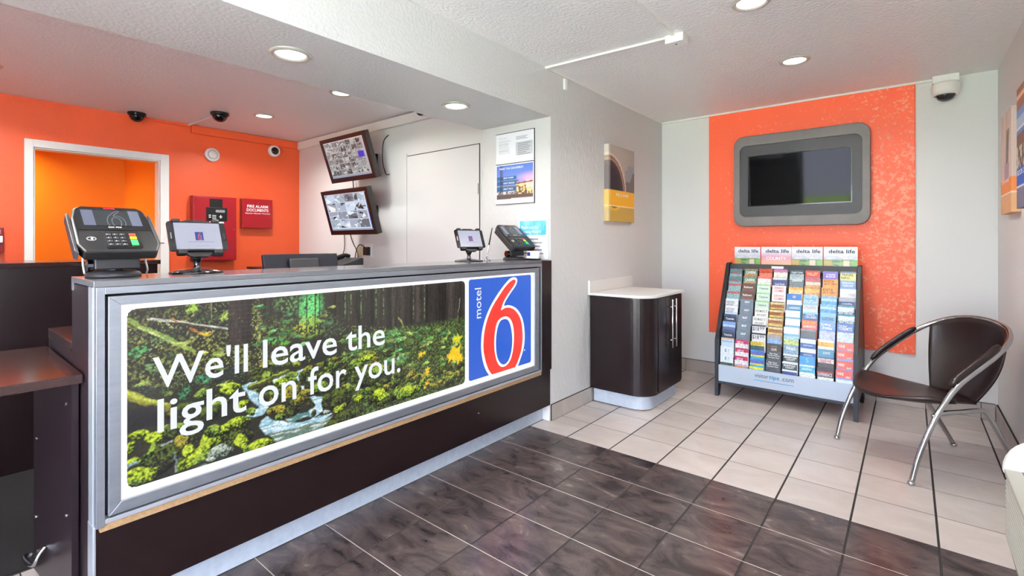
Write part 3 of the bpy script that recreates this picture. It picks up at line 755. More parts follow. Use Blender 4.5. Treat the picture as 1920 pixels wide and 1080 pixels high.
    # stream
    def water(pts, col, k=0.95, tx=0.5):
        pl = [tuple(P(*p)) for p in pts]; m = inside(xx + wx * tx, yy + wy * tx, pl).astype(float)
        m = (m + np.roll(m, 1, 0) + np.roll(m, 1, 1) + np.roll(m, -1, 0) + np.roll(m, -1, 1)) / 5
        mix(m * k, rgb(col)); s_ = fbm(W, H, 16, 2.5, 11, 2); mix(m * np.clip((s_ - 0.5) * 4, 0, 1) * 0.8, rgb('E4F1F7')); mix(m * np.clip((0.42 - s_) * 5, 0, 1) * 0.6, rgb('5D8C98'))
    def z4(*q): return [(440 + a / 5.4, 660 + b / 5.4) for a, b in q]
    water(z4((300, 830), (560, 770), (900, 670), (1000, 640), (910, 770), (700, 850), (440, 930), (380, 870)), '6E7F6C', 0.9)
    water([(232, 930), (262, 915), (330, 893), (390, 868), (400, 880), (330, 905), (250, 930)], '6F7A6E', 0.9)
    # stones: (u, v, ru, rv, kind)
    kinds = {'m': ('7F9A1C', 'B9CC36', '1E260A'), 'g': ('7F8D80', 'B8C2B4', '39423B'), 'o': ('7E7A24', 'A89E3A', '2B2812'), 'd': ('2E3320', '56661F', '171713'), 'k': ('56742A', '8FA83E', '161C0C')}
    def stone(u, v, ru, rv, kind, rot=0.0):
        c = P(u, v); a = abs(P(u + ru, v)[0] - c[0]) + 1e-3; b = abs(P(u, v + rv)[1] - c[1]) + 1e-3
        x0, x1, y0, y1 = int(max(0, c[0] - a * 1.5 - 4)), int(min(W, c[0] + a * 1.5 + 4)), int(max(0, c[1] - b * 1.6 - 4)), int(min(H, c[1] + b * 1.6 + 4))
        if x1 <= x0 or y1 <= y0: return
        sl = (slice(y0, y1), slice(x0, x1))
        X, Y = (xx[sl] + wx[sl] * 0.22 + wx2[sl] - c[0]), (yy[sl] + wy[sl] * 0.22 + wy2[sl] - c[1])
        co, si = math.cos(rot), math.sin(rot); X, Y = (X * co + Y * si) / a, (-X * si + Y * co) / b
        d = X * X + Y * Y; m = np.clip((1 - d) * min(a, b) * 0.5, 0, 1)[..., None]
        sh = np.clip(0.62 - 0.55 * Y - 0.22 * X + (n2[sl] - 0.5) * 1.4 + (n1[sl] - 0.5) * 0.7 + (fine[sl] - 0.5) * 1.1 - 0.35 * np.clip(d - 0.3, 0, 1), 0, 1)[..., None]
        mid, hi, lo = (rgb(h) for h in kinds[kind])
        col = np.where(sh < 0.55, lo * 0.8 + (mid - lo * 0.8) * sh / 0.55, mid + (hi - mid) * (sh - 0.55) / 0.45)
        edge = np.clip((d - 0.6) * 2.0, 0, 0.8)[..., None] * np.clip(0.35 + Y * 0.9, 0, 1)[..., None]
        img[sl] = img[sl] * (1 - m) + col * (1 - edge) * m
    for _ in range(150):
        u = rs.uniform(478, 735); v = rs.uniform(668, 735) + (u - 600) * -0.12
        stone(u, v, rs.uniform(4, 12), rs.uniform(3, 6), ('k', 'd', 'k', 'd', 'o', 'd')[rs.randint(6)], rs.uniform(-0.4, 0.4))
    water(z4((80, 350), (150, 380), (250, 420), (270, 500), (350, 560), (290, 640), (200, 660), (90, 665), (190, 600), (260, 560), (180, 500), (130, 420)), 'A9CFE0')
    water(z4((640, 190), (700, 170), (668, 230), (655, 290), (632, 285)), 'C2DDE6'); water(z4((400, 270), (520, 205), (550, 240), (450, 280), (405, 315)), 'B5D3DE'); water(z4((675, 340), (705, 340), (712, 385), (685, 390)), 'C8E0EA')
    water(z4((60, 345), (190, 310), (230, 290), (200, 340), (110, 375)), '86B5BC')
    band([(470, 727), (500, 712), (540, 696)], 4.2, rgb('4A4A22')); band([(470, 724), (540, 693)], 1.6, rgb('9DAF48'))
    for s_ in ((435, 728, 24, 11, 'm'), (380, 740, 17, 9, 'k'), (410, 760, 20, 10, 'k'), (350, 760, 16, 9, 'd'), (330, 775, 22, 14, 'd'), (390, 775, 24, 14, 'd'), (503, 703, 13, 7, 'k'), (533, 716, 14, 8, 'm'), (551, 701, 12, 6, 'k'), (570, 704, 8, 12, 'd'),
               (455, 760, 15, 8, 'm'), (470, 772, 14, 6, 'k'), (500, 745, 14, 9, 'd'), (545, 735, 16, 12, 'o'), (600, 725, 18, 12, 'k'), (636, 749, 21, 21, 'd'), (652, 730, 9, 15, 'k'), (611, 752, 12, 14, 'd'), (570, 743, 14, 14, 'o'), (551, 764, 16, 18, 'd'), (560, 752, 8, 10, 'o'), (583, 758, 8, 10, 'd'),
               (521, 767, 17, 9, 'o'), (523, 781, 11, 7, 'k')): stone(*s_)
    water(z4((270, 700), (330, 640), (390, 690), (480, 690), (560, 720), (700, 700), (860, 640), (1000, 620), (900, 690), (740, 730), (560, 780), (400, 815), (310, 832), (258, 750)), 'B7D8E8')
    water(z4((760, 450), (890, 445), (880, 540), (905, 590), (830, 645), (765, 655), (755, 590), (830, 540)), 'B3D4E6'); water(z4((520, 680), (640, 630), (760, 600), (770, 640), (640, 690), (560, 720)), '5F948C', 0.75)
    for s_ in ((636, 766, 13, 9, 'm'), (671, 749, 10, 9, 'm'), (615, 772, 6, 5, 'g'), (590, 775, 7, 7, 'd'), (640, 790, 34, 10, 'd'), (674, 749, 12, 7, 'm'), (714, 704, 42, 20, 'd'), (714, 692, 20, 9, 'k'), (690, 671, 14, 8, 'm'), (713, 740, 12, 14, 'm', 0.3), (737, 741, 13, 11, 'd'), (770, 733, 23, 9, 'm'), (755, 742, 12, 9, 'm'), (792, 709, 21, 9, 'o'), (720, 752, 14, 7, 'd'), (700, 748, 8, 9, 'd'), (861, 700, 12, 15, 'k'), (745, 712, 10, 14, 'k'), (830, 722, 24, 6, 'd'), (655, 775, 30, 8, 'd')): stone(*s_)
    for _ in range(70):
        u = rs.uniform(650, 868); v = 756 - (u - 650) * 0.19 - rs.uniform(0, 34)
        stone(u, v, rs.uniform(4, 13), rs.uniform(3, 7), ('k', 'd', 'd', 'o', 'd')[rs.randint(5)], rs.uniform(-0.5, 0.5))
    for s_ in ((674, 749, 12, 7, 'm'), (713, 740, 12, 14, 'm', 0.3), (770, 733, 23, 9, 'm'), (755, 742, 12, 9, 'k')): stone(*s_)
    # left bank
    band([(236, 738), (262, 748), (290, 760), (312, 764)], 6.0, rgb('8F8E30')); band([(236, 735), (262, 745), (310, 758)], 2.4, rgb('B9C24A'))
    mix(np.clip((P(312, 800)[0] - xx) / 4, 0, 1) * np.clip((yy - P(260, 762)[1] - (n2 - 0.5) * 16) / 4, 0, 1) * np.clip((P(260, 808)[1] - yy) / 6, 0, 1), rgb('232124'))
    band([(322, 775), (326, 800)], 2.2, rgb('A4622F'))
    for s_ in ((360, 800, 26, 12, 'd'), (330, 803, 30, 10, 'k'), (260, 818, 24, 10, 'm'), (288, 824, 22, 12, 'm'), (425, 812, 46, 22, 'm', -0.2), (448, 822, 30, 18, 'd'), (440, 800, 40, 12, 'm', -0.1), (405, 806, 16, 14, 'k'), (247, 842, 9, 13, 'm'), (252, 867, 13, 8, 'm'), (298, 862, 36, 28, 'd'), (276, 852, 9, 22, 'k', 0.5), (320, 812, 17, 13, 'd'),
               (340, 828, 19, 12, 'o'), (366, 822, 9, 9, 'd'), (352, 843, 14, 13, 'm'), (340, 870, 10, 16, 'd'), (372, 852, 40, 14, 'm', -0.42), (385, 858, 22, 9, 'k', -0.4), (415, 850, 23, 15, 'g'), (400, 862, 14, 5, 'g'), (455, 831, 14, 17, 'm', -0.4), (470, 842, 16, 10, 'k'), (492, 833, 23, 12, 'm'), (268, 892, 32, 18, 'm'), (252, 908, 18, 9, 'k')): stone(*s_)
    band([(240, 876), (258, 868)], 2.2, rgb('86A9BC'), 0.9); band([(303, 834), (322, 828)], 1.6, rgb('AEB6BE'), 0.9); band([(330, 885), (332, 862), (330, 850)], 1.3, rgb('7F97A4'), 0.8)
    # yellow maple leaves
    for u, v, r in ((855, 662, 13), (847, 668, 9), (861, 671, 8), (859, 635, 8), (853, 637, 5), (790, 665, 6), (797, 662, 4), (803, 693, 5), (802, 699, 4), (801, 719, 4), (797, 727, 3)):
        c = P(u, v); R = abs(P(u + r * 0.8, v)[0] - c[0])
        ang = np.arctan2(yy - c[1], xx - c[0]); d = np.hypot(xx + wx * 0.8 - c[0], (yy + wy * 0.8 - c[1]) * 1.1) * (1.05 + 0.3 * np.cos(5 * ang + u) + (fine - 0.5) * 0.5)
        mix(np.clip((R - d) * 0.8, 0, 1), rgb('F2C81E' if v > 640 else 'C8D02E')); mix(np.clip((R * 0.8 - d), 0, 1) * np.clip((n1 - 0.5) * 3, 0, 1), rgb('D9A514'))
    img[:] = img * (0.85 + 0.35 * fine[..., None])
    return np.clip(img, 0, 1)
def rounded(w, h, r):
    def f(gx_, gy_):
        dx = np.maximum(np.maximum(r - gx_, gx_ - (w - r)), 0); dy = np.maximum(np.maximum(r - gy_, gy_ - (h - r)), 0)
        return np.hypot(dx, dy) <= r + 1e-6
    return f
XI = XP + 0.0010
ink('forest_print', forest(), (XI, PY0, PZ0), (0, 1, 0), UP, PY1 - PY0, PZ1 - PZ0, 'lit_print', sg, world=True, mask=rounded(PY1 - PY0, PZ1 - PZ0, 0.02), label='printed photograph of a mossy forest stream')
XT = XI + 0.0008
def wd(s, u0, u1, zb, zt, bold=0.010):
    y0, y1 = S(u0, 700)[0], S(u1, 700)[0]
    return (s, (XT, y0, zb), (0, 1, 0), UP, y1 - y0, zt - zb, bold)
for L_ in (wd("We'll", 287, 466, 0.773, 0.886), wd('leave', 494, 633, 0.774, 0.885), wd('the', 650, 723, 0.775, 0.885),
           wd('light', 296, 463, 0.588, 0.737), wd('on', 486, 557, 0.621, 0.702), wd('for', 579, 651, 0.621, 0.738), wd('you.', 666, 752, 0.588, 0.700),
           ('®', (XT, 1.512, 0.684), (0, 1, 0), UP, 0.017, 0.017)):
    letters([L_], 'slogan_lettering', 'lit_text', sg, world=True)
# blue panel with the numeral
BY0, BY1, BZ0, BZ1 = 2.021, 2.617, 0.467, 1.055
bp = B().prism(rrect(BY0, BY1, BZ0, BZ1, 0.016), 'x', XP, XI).obj('logo_panel', 'lit_blue', sg, world=True)
def z6(pts): return [S(860 + a / 4.694, 500 + b / 4.694) for a, b in pts]
def clampz(pts): return [(y, max(z, BZ0 - 0.004)) for y, z in pts]
outer = z6([(203, 700), (208, 600), (225, 510), (250, 430), (290, 340), (340, 255), (400, 170), (450, 112), (480, 95), (505, 95), (520, 112), (518, 142), (500, 180), (470, 222), (440, 268), (415, 312), (407, 345), (440, 339), (480, 348), (520, 375), (553, 425), (575, 490), (585, 570), (585, 660), (572, 740), (550, 810), (525, 880)])
outer = [(y, z) for y, z in spline(outer, 4)] + [(S(860 + 525 / 4.694, 600)[0], BZ0 - 0.003), (S(860 + 276 / 4.694, 600)[0], BZ0 - 0.003)] + spline(z6([(272, 955), (240, 900), (216, 820), (205, 740)]), 4)
red = spline(z6([(222, 700), (228, 600), (245, 510), (270, 430), (310, 340), (360, 260), (410, 185), (455, 135), (485, 116), (500, 116), (507, 130), (495, 160), (465, 205), (430, 257), (400, 312), (382, 365), (380, 384), (410, 366), (440, 360), (480, 370), (515, 400), (545, 450), (562, 520), (568, 600), (565, 680), (550, 760), (525, 835), (503, 884)]), 4)
red = red + [(S(860 + 500 / 4.694, 600)[0], BZ0 - 0.001), (S(860 + 305 / 4.694, 600)[0], BZ0 - 0.001)] + spline(z6([(297, 950), (265, 900), (240, 825), (225, 750)]), 4)
ring = spline(z6([(340, 500), (362, 465), (395, 443), (430, 440), (457, 458), (478, 500), (490, 570), (490, 660), (480, 750), (460, 820), (430, 865), (395, 883), (365, 872), (340, 830), (322, 750), (318, 660), (325, 570)]), 3, True)
hole = spline(z6([(355, 510), (375, 475), (405, 462), (430, 465), (450, 490), (465, 540), (475, 620), (473, 700), (462, 770), (440, 830), (405, 862), (375, 852), (350, 815), (335, 750), (332, 650), (340, 570)]), 3, True)
e = 0.0006
for k, (pts, m, nm) in enumerate(((outer, 'lit_white', 'numeral_outline'), (red, 'lit_red', 'numeral'), (ring, 'lit_white', 'numeral_inner_outline'), (hole, 'lit_blue', 'numeral_counter'))):
    B().flat(pts, 'x', XI + e * (k + 1)).obj(nm, m, bp, world=True, closed=False)
SIX = [[(p[0] - BY0) / (BY1 - BY0) for p in q_] for q_ in (red, ring)], [[(p[1] - BZ0) / (BZ1 - BZ0) for p in q_] for q_ in (red, ring)]
letters([('motel', (XI + e, 2.126, 0.822), (0, 0, 1), (0, -1, 0), 0.180, 0.056, 0.004)], 'logo_lettering', 'lit_text', bp, world=True)
B().flat([(2.545 + 0.006 * math.cos(a / 10 * 2 * math.pi), 0.560 + 0.006 * math.sin(a / 10 * 2 * math.pi)) for a in range(10)], 'x', XI + e).obj('registered_mark', 'lit_text', bp, world=True, closed=False)

# ------------------------------------------------------------------ rear counter and credenza
rc = thing('rear_counter', (-4.05, -0.3, 0), 'tall dark rear counter in front of the orange doorway', 'counter')
B().box(-4.3, -3.8, YF + 0.02, 1.0, 0.0, 1.13).obj('body', 'espresso', rc, world=True)
B().box(-4.33, -3.785, YF + 0.02, 1.014, 1.13, 1.157).obj('top', 'walnut', rc, world=True, bevel=0.002)
cr = thing('credenza', (-4.7, 2.6, 0), 'dark low credenza under the wall monitors', 'cabinet')
B().box(-5.37, -3.95, 2.22, YM - 0.02, 0.0, 0.995).obj('body', 'espresso', cr, world=True)
B().box(-5.39, -3.93, 2.20, YM - 0.015, 0.995, 1.02).obj('top', 'walnut', cr, world=True)

# ------------------------------------------------------------------ coffee cabinet
cb = thing('coffee_cabinet', (-1.72, 3.75, 0), 'dark cabinet with rounded corner, white top and tall bar handles', 'cabinet')
def corner(x0, x1, y0, y1, r, n=10):        # rectangle whose near front corner is rounded
    arc = [(x1 - r + r * math.sin(math.pi / 2 * k / n), y0 + r - r * math.cos(math.pi / 2 * k / n)) for k in range(n + 1)]
    return [(x0, y0)] + arc + [(x1, y1), (x0, y1)]
KX, KY0, KY1 = XL + 0.014, 3.402, 4.04
B().prism(corner(KX, -1.478, KY0, KY1, 0.15), 'z', 0.118, 0.853).obj('body', 'espresso', cb, world=True, bevel=0.0015)
B().prism(corner(KX + 0.01, -1.515, KY0 + 0.04, KY1 - 0.03, 0.12), 'z', 0.008, 0.118).obj('plinth', 'kick', cb, world=True)
tp = B().prism(corner(XL + 0.001, -1.462, KY0 - 0.018, KY1 + 0.04, 0.155), 'z', 0.853, 0.874).obj('worktop', 'laminate_white', cb, world=True, bevel=0.003)
B().box(XL + 0.001, XL + 0.022, KY0 - 0.018, KY1 + 0.11, 0.874, 0.968).obj('backsplash', 'laminate_white', tp, world=True, bevel=0.002)
for y0, y1, hy in ((3.562, 3.782, 3.755), (3.786, KY1 - 0.004, 3.835)):
    dr_ = B().box(-1.479, -1.4705, y0, y1, 0.135, 0.845).obj('door', 'espresso', cb, world=True, bevel=0.001)
    B().tube([(-1.44, hy, 0.445), (-1.44, hy, 0.825)], 0.007, 10).tube([(-1.4705, hy, 0.505), (-1.44, hy, 0.505)], 0.005, 8).tube([(-1.4705, hy, 0.765), (-1.44, hy, 0.765)], 0.005, 8).obj('bar_handle', 'steel', dr_, world=True, smooth=True)
for x, y in ((-1.56, KY0 + 0.075), (-1.545, KY1 - 0.06), (KX + 0.06, KY0 + 0.08), (KX + 0.06, KY1 - 0.06)):
    B().lathe([(0.012, 0.0), (0.012, 0.008)], 10, (x, y, 0)).obj('foot', 'chipboard', cb, world=True)

# ------------------------------------------------------------------ chair
chx, chy = Vector((0.617, -0.787, 0)), Vector((0.787, 0.617, 0))
ch = thing('tub_chair', (-0.179, 3.5315, 0), 'tubular chrome armchair with dark brown leather seat and back', 'chair', rot=(0, 0, math.atan2(chx.y, chx.x)))
half = [(0.30, 0.0, 0.012), (0.302, 0.04, 0.16), (0.302, 0.098, 0.30), (0.302, 0.157, 0.41), (0.302, 0.24, 0.520), (0.30, 0.355, 0.612), (0.292, 0.45, 0.680), (0.262, 0.54, 0.745), (0.19, 0.605, 0.795), (0.095, 0.632, 0.820)]
hoop = half + [(0, 0.64, 0.827)] + [(-a, b, c) for a, b, c in reversed(half)]
HP = spline(hoop, 5)
B().tube(HP, 0.0135, 12).obj('hoop_frame', 'chrome', ch, smooth=True)
for s in (-1, 1):
    B().tube(spline([(s * 0.296, 0.115, 0.355), (s * 0.285, 0.17, 0.372), (s * 0.262, 0.29, 0.372), (s * 0.240, 0.40, 0.372), (s * 0.226, 0.455, 0.352), (s * 0.216, 0.54, 0.22), (s * 0.206, 0.66, 0.010)], 5), 0.012, 12).obj('rear_leg', 'chrome', ch, smooth=True)
    B().lathe([(0.0, 0.0), (0.015, 0.002), (0.017, 0.010), (0.013, 0.018), (0.0, 0.020)], 12, (s * 0.206, 0.66, 0)).obj('foot_cap', 'chrome', ch, smooth=True)
    B().lathe([(0.0, 0.0), (0.016, 0.002), (0.018, 0.010), (0.014, 0.020), (0.0, 0.022)], 12, (s * 0.30, 0.0, 0)).obj('foot_cap', 'chrome', ch, smooth=True)
    # padded arm sleeve on the inner upper side of the hoop
    seg_ = [p for p in HP if (p[0] * s > 0 and 0.215 < p[1] < 0.49 and p[2] < 0.72)]
    if s < 0: seg_ = seg_[::-1]
    m = len(seg_)
    pad = [(p[0] - s * 0.012, p[1] - 0.010, p[2] + 0.019) for p in seg_]
    B().tube(pad, [0.0165 * min(1, 0.55 + 0.6 * min(k, m - 1 - k)) for k in range(m)], 10).obj('arm_pad', 'brown_leather', ch, smooth=True)
def seat(u, v):
    s = 2 * u - 1
    wd_ = 0.30 * (0.80 + 0.20 * math.sin(math.pi * min(1, v * 1.7 + 0.18))) * (1 - 0.42 * max(0, v - 0.35) / 0.65)
    x = s * wd_
    front = -0.035 + 0.16 * abs(s) ** 2.4
    y = front + (0.485 - front) * v
    z = 0.418 - 0.040 * v + 0.035 * abs(s) ** 2 * (1 - v) - 0.024 * math.sin(math.pi * v) * (1 - s * s) - 0.020 * (1 - v) ** 4 * (1 - s * s)
    return (x, y, z)
B().sheet(seat, 22, 18).obj('seat', 'brown_leather', ch, smooth=True, closed=False, thick=0.018)
top_pts = [p for p in HP if p[1] > 0.548]
def backrest(u, v):
    k = u * (len(top_pts) - 1); i = min(int(k), len(top_pts) - 2); f = k - i
    a = Vector(top_pts[i]).lerp(Vector(top_pts[i + 1]), f)
    a.y -= 0.012; a.x *= 0.965; a.z -= 0.004
    s = 1 - 2 * u
    b = Vector((s * 0.145, 0.495 - 0.03 * s * s, 0.378))
    p = b.lerp(a, v); p.y += 0.05 * math.sin(math.pi * v) * (0.3 + 0.7 * (1 - s * s)); p.x += s * 0.03 * math.sin(math.pi * v)
    return tuple(p)
B().sheet(backrest, 30, 16).obj('backrest', 'brown_leather', ch, smooth=True, closed=False, thick=0.014)

# ------------------------------------------------------------------ television in its grey surround
tv = thing('television', (-0.75, YB - 0.018, 1.83), 'wall television in a rounded grey plastic surround on orange panel', 'television')
yt = YB - 0.018; yf = 4.795
def tvx(a): return a * yf / 4.88
o_ = rrect(-1.262, -0.242, 1.417, 2.238, 0.085, 8); i_ = rrect(-1.211, -0.297, 1.505, 2.150, 0.055, 8)
frame_ring(o_, i_, 'y', yf, yt).obj('surround', 'grey_bezel', tv, world=True, bevel=0.006)
sx0, sx1, sz0, sz1 = -1.143, -0.361, 1.598, 2.056
j_ = [p for c in ((sx1, sz1), (sx0, sz1), (sx0, sz0), (sx1, sz0)) for p in [c] * 9]
frame_ring(i_, j_, 'y', yf + 0.010, yt).obj('inner_surround', 'dark_bezel', tv, world=True)
scr = B().prism([(yf + 0.050, sz0), (yf + 0.020, sz1), (yf + 0.034, sz1), (yf + 0.062, sz0)], 'x', sx0, sx1).obj('screen', 'screen_off', tv, world=True)
w = 0.008
frame_ring([(sx1, sz1), (sx0, sz1), (sx0, sz0), (sx1, sz0)], [(sx1 - w, sz1 - w), (sx0 + w, sz1 - w), (sx0 + w, sz0 + w), (sx1 - w, sz0 + w)], 'y', yf + 0.008, yf + 0.062).obj('screen_bezel', 'black_gloss', tv, world=True)

# ------------------------------------------------------------------ canvases
def canvas(name, o, rt, nrm, w, h, th, img, label, texts):
    o, rt, nrm = Vector(o), Vector(rt), Vector(nrm)
    t = thing(name, tuple(o + rt * w / 2), label, 'wall art', 'wrapped canvas prints')
    f = o + nrm * th
    b = B(); pts = [o, o + rt * w, o + rt * w + Vector((0, 0, h)), o + Vector((0, 0, h))]
    b.add([tuple(p) for p in pts] + [tuple(p + nrm * (th - 0.001)) for p in pts], [(0, 1, 2, 3), (7, 6, 5, 4), (0, 4, 5, 1), (1, 5, 6, 2), (2, 6, 7, 3), (3, 7, 4, 0)])
    me = b.mesh('stretcher', 'print_canvas'); a = me.color_attributes.new('Ink', 'FLOAT_COLOR', 'POINT')
    top_c, bot_c = s2l_np(img[3, :].mean(0)), s2l_np(img[-3, :].mean(0))
    for i, vtx in enumerate(me.vertices): a.data[i].color = tuple(top_c if vtx.co.z > o.z + h / 2 else bot_c) + (1,)
    link('stretcher', me, t, world=True)
    ny, nx = img.shape[:2]
    ink('canvas_print', img, tuple(f), tuple(rt), UP, w, h, 'print_canvas', t, world=True)
    # printed sides
    for side, col in ((0, img[:, :1]), (1, img[:, -1:])):
        oo = o if side == 0 else o + rt * w
        ink('canvas_side', np.repeat(col, 2, 1), tuple(oo + rt * (-0.0006 if side == 0 else 0.0006)), tuple(nrm), UP, th, h, 'print_canvas', t, world=True)
    for tx in texts: letters([(s_, tuple(f + rt * (w * a_) + nrm * 0.001 + Vector((0, 0, h * b__))), tuple(rt), UP, w * ww, h * hh, 0.01) for s_, a_, b__, ww, hh in tx[0]], 'canvas_lettering', tx[1], t, world=True)
    return t
def coffee_img(W=60, H=80):
    yy, xx = np.mgrid[0:H, 0:W].astype(float); x, y = xx / W, yy / H
    im = np.zeros((H, W, 3)); im[:] = rgb('B9AFA6'); im -= (x * 0.10)[..., None]
    im[(x > 0.62) & (y > 0.30)] = rgb('6A615E'); im[(x > 0.55) & (y > 0.22) & (y < 0.45) & (np.abs((x - 0.78) * 1.2 + (y - 0.32)) < 0.16)] = rgb('8D8E8F')
    d = np.hypot((x - 0.02) / 0.62, (y - 0.62) / 0.50)
    im[d < 1.02] = rgb('D9C6B8'); im[d < 0.96] = rgb('7C5A48'); im[d < 0.90] = rgb('9A7A66'); im[d < 0.84] = rgb('3A2A2E'); im[d < 0.70] = rgb('2A2026')
    lo = y > 0.585; im[lo] = rgb('E2A21C'); im[y > 0.78] = rgb('B89443'); im[(y > 0.775) & (y < 0.79)] = rgb('F0DDA8')
    d2 = np.hypot((x - 0.2) / 0.26, (y - 0.76) / 0.09); im[(y > 0.79) & (d2 < 1)] = rgb('D8A533'); im[(y > 0.79) & (d2 < 0.6)] = rgb('7A5A22')
    im[(x < 0.06)] = im[(x < 0.06)] * 0.6 + rgb('E8E2D8') * 0.4
    return np.clip(im, 0, 1)
canvas('wrapped_canvas', (XL, 3.655, 1.452), (0, 1, 0), (1, 0, 0), 0.485, 0.645, 0.042, coffee_img(), 'wrapped canvas of a coffee cup with mustard band above the cabinet',
       [([('RISE & SHINE', 0.27, 0.335, 0.48, 0.04)], 'white_ink')])
def pale_img(W=50, H=80):
    yy, xx = np.mgrid[0:H, 0:W].astype(float); x, y = xx / W, yy / H
    im = np.zeros((H, W, 3)); im[:] = rgb('D3C0B4'); im += (fbm(W, H, 4, 40, 21)[..., None] - 0.5) * 0.12
    d = np.abs((x - 0.62) + (y - 0.4) * 0.25); im[(d < 0.14) & (y > 0.18) & (y < 0.66)] = rgb('8E8274'); im[(d < 0.06) & (y > 0.22) & (y < 0.6)] = rgb('6B6458'); im[(d < 0.2) & (y > 0.5) & (y < 0.67)] = rgb('A98FA0')
    im[y > 0.655] = rgb('E88A45'); im[y > 0.80] = rgb('DDA878'); im[(y > 0.79) & (y < 0.805)] = rgb('F5E9DC'); return np.clip(im, 0, 1)
canvas('wrapped_canvas', (XR, 4.345, 1.445), (0, -1, 0), (-1, 0, 0), 0.395, 0.605, 0.040, pale_img(), 'pale wrapped canvas with orange band on the side wall',
       [([('STAY AWHILE', 0.12, 0.30, 0.7, 0.035)], 'white_ink')])
def city_img(W=50, H=80):
    yy, xx = np.mgrid[0:H, 0:W].astype(float); x, y = xx / W, yy / H
    im = np.zeros((H, W, 3)); im[:] = rgb('8A5A45'); im[(y > 0.06) & (y < 0.09)] = rgb('E0B090'); im[(y > 0.18) & (y < 0.38)] = rgb('5E7FB4'); im[(y > 0.24) & (y < 0.34) & (x < 0.5)] = rgb('9FB2C4')
    im[(y > 0.33) & (y < 0.345)] = rgb('E8E8E8'); im[(y > 0.38) & (y < 0.5)] = rgb('6E4A3E'); n = fbm(W, H, 3, 8, 23); im[(y > 0.48) & (y < 0.66)] = rgb('C9B9A6'); im[(y > 0.48) & (y < 0.66) & (n > 0.5)] = rgb('4A3A34')
    im[y > 0.66] = rgb('2456B0'); im[y > 0.82] = rgb('6F7088'); im[(y > 0.80) & (y < 0.825)] = rgb('F2F4F8'); return np.clip(im, 0, 1)
canvas('wrapped_canvas', (XR, 3.72, 1.45), (0, -1, 0), (-1, 0, 0), 0.46, 0.63, 0.045, city_img(), 'wrapped canvas with bright blue band on the side wall',
       [([('BOOK DIRECT', 0.06, 0.27, 0.8, 0.045)], 'white_ink')])

# ------------------------------------------------------------------ cameras and fittings on ceilings and walls
t = thing('dome_camera', (0.205, 4.80, ZC), 'white dome security camera on a mount beside the orange panel', 'camera')
B().box(-0.075, 0.075, -0.02, 0.085, -0.058, 0).obj('mount_box', 'white_plastic', t, bevel=0.004)
B().lathe([(0.0, -0.060), (0.074, -0.060), (0.082, -0.075), (0.082, -0.120), (0.070, -0.150), (0.058, -0.150)], 28).obj('housing', 'white_plastic', t, smooth=True)
B().lathe([(0.060, -0.146), (0.056, -0.160), (0.044, -0.180), (0.022, -0.192), (0.0, -0.194)], 24).obj('dome', 'black_gloss', t, smooth=True)
B().box(-0.072, 0.072, -0.024, -0.020, -0.066, -0.058).obj('gap', 'black', t)
def dome(x, y, label, r=0.075):
    t = thing('dome_camera', (x, y, ZC), label, 'camera', 'black ceiling dome cameras')
    B().lathe([(r, 0.0), (r, -0.018), (r * 0.92, -0.026), (0.0, -0.026)], 24).obj('ring', 'black', t, smooth=True)
    B().lathe([(r * 0.85, -0.024), (r * 0.80, -0.045), (r * 0.58, -0.070), (r * 0.3, -0.083), (0.0, -0.086)], 24).obj('dome', 'black_gloss', t, smooth=True)
dome(-5.70, 1.335, 'black dome camera on ceiling above the doorway', 0.072)
dome(-5.09, 1.835, 'black dome camera on ceiling at the end of a white conduit', 0.078)
dome(-3.43, 2.895, 'black dome camera on ceiling next to the white trunking', 0.06)
B().tube([(-5.80, 1.80, ZC - 0.012), (-5.16, 1.83, ZC - 0.012)], 0.010, 8).obj('ceiling_conduit', 'white_gloss', label='short white conduit running to a black dome camera', category='conduit')
t = thing('wall_camera', (XO + 0.03, 2.64, 2.335), 'small round white security camera on the orange wall', 'camera')
B().lathe([(0.045, 0.0), (0.045, 0.03)], 20, (0, 0, 0), 'x').obj('base', 'white_plastic', t, smooth=False)
B().lathe([(0.060, 0.0), (0.066, 0.03), (0.062, 0.055), (0.044, 0.060)], 24, (0.03, 0, -0.0), 'x').obj('body', 'white_plastic', t, smooth=True)
B().lathe([(0.046, 0.058), (0.034, 0.068), (0.0, 0.071)], 24, (0.03, 0, 0), 'x').obj('lens', 'black_gloss', t, smooth=True)
t = thing('alarm_sounder', (XO, 2.02, 2.215), 'round white alarm sounder on the orange wall above the fire panel', 'alarm')
B().lathe([(0.073, 0.0), (0.073, 0.018), (0.066, 0.03), (0.0, 0.03)], 28, (0, 0, 0), 'x').obj('base', 'white_plastic', t, smooth=True)
B().lathe([(0.044, 0.029), (0.040, 0.042), (0.0, 0.045)], 24, (0, 0.0, 0), 'x').obj('grille', 'white_gloss', t, smooth=True)
B().lathe([(0.048, 0.029), (0.048, 0.031), (0.044, 0.031)], 24, (0, 0, 0), 'x').obj('seam', 'grey_ink', t)

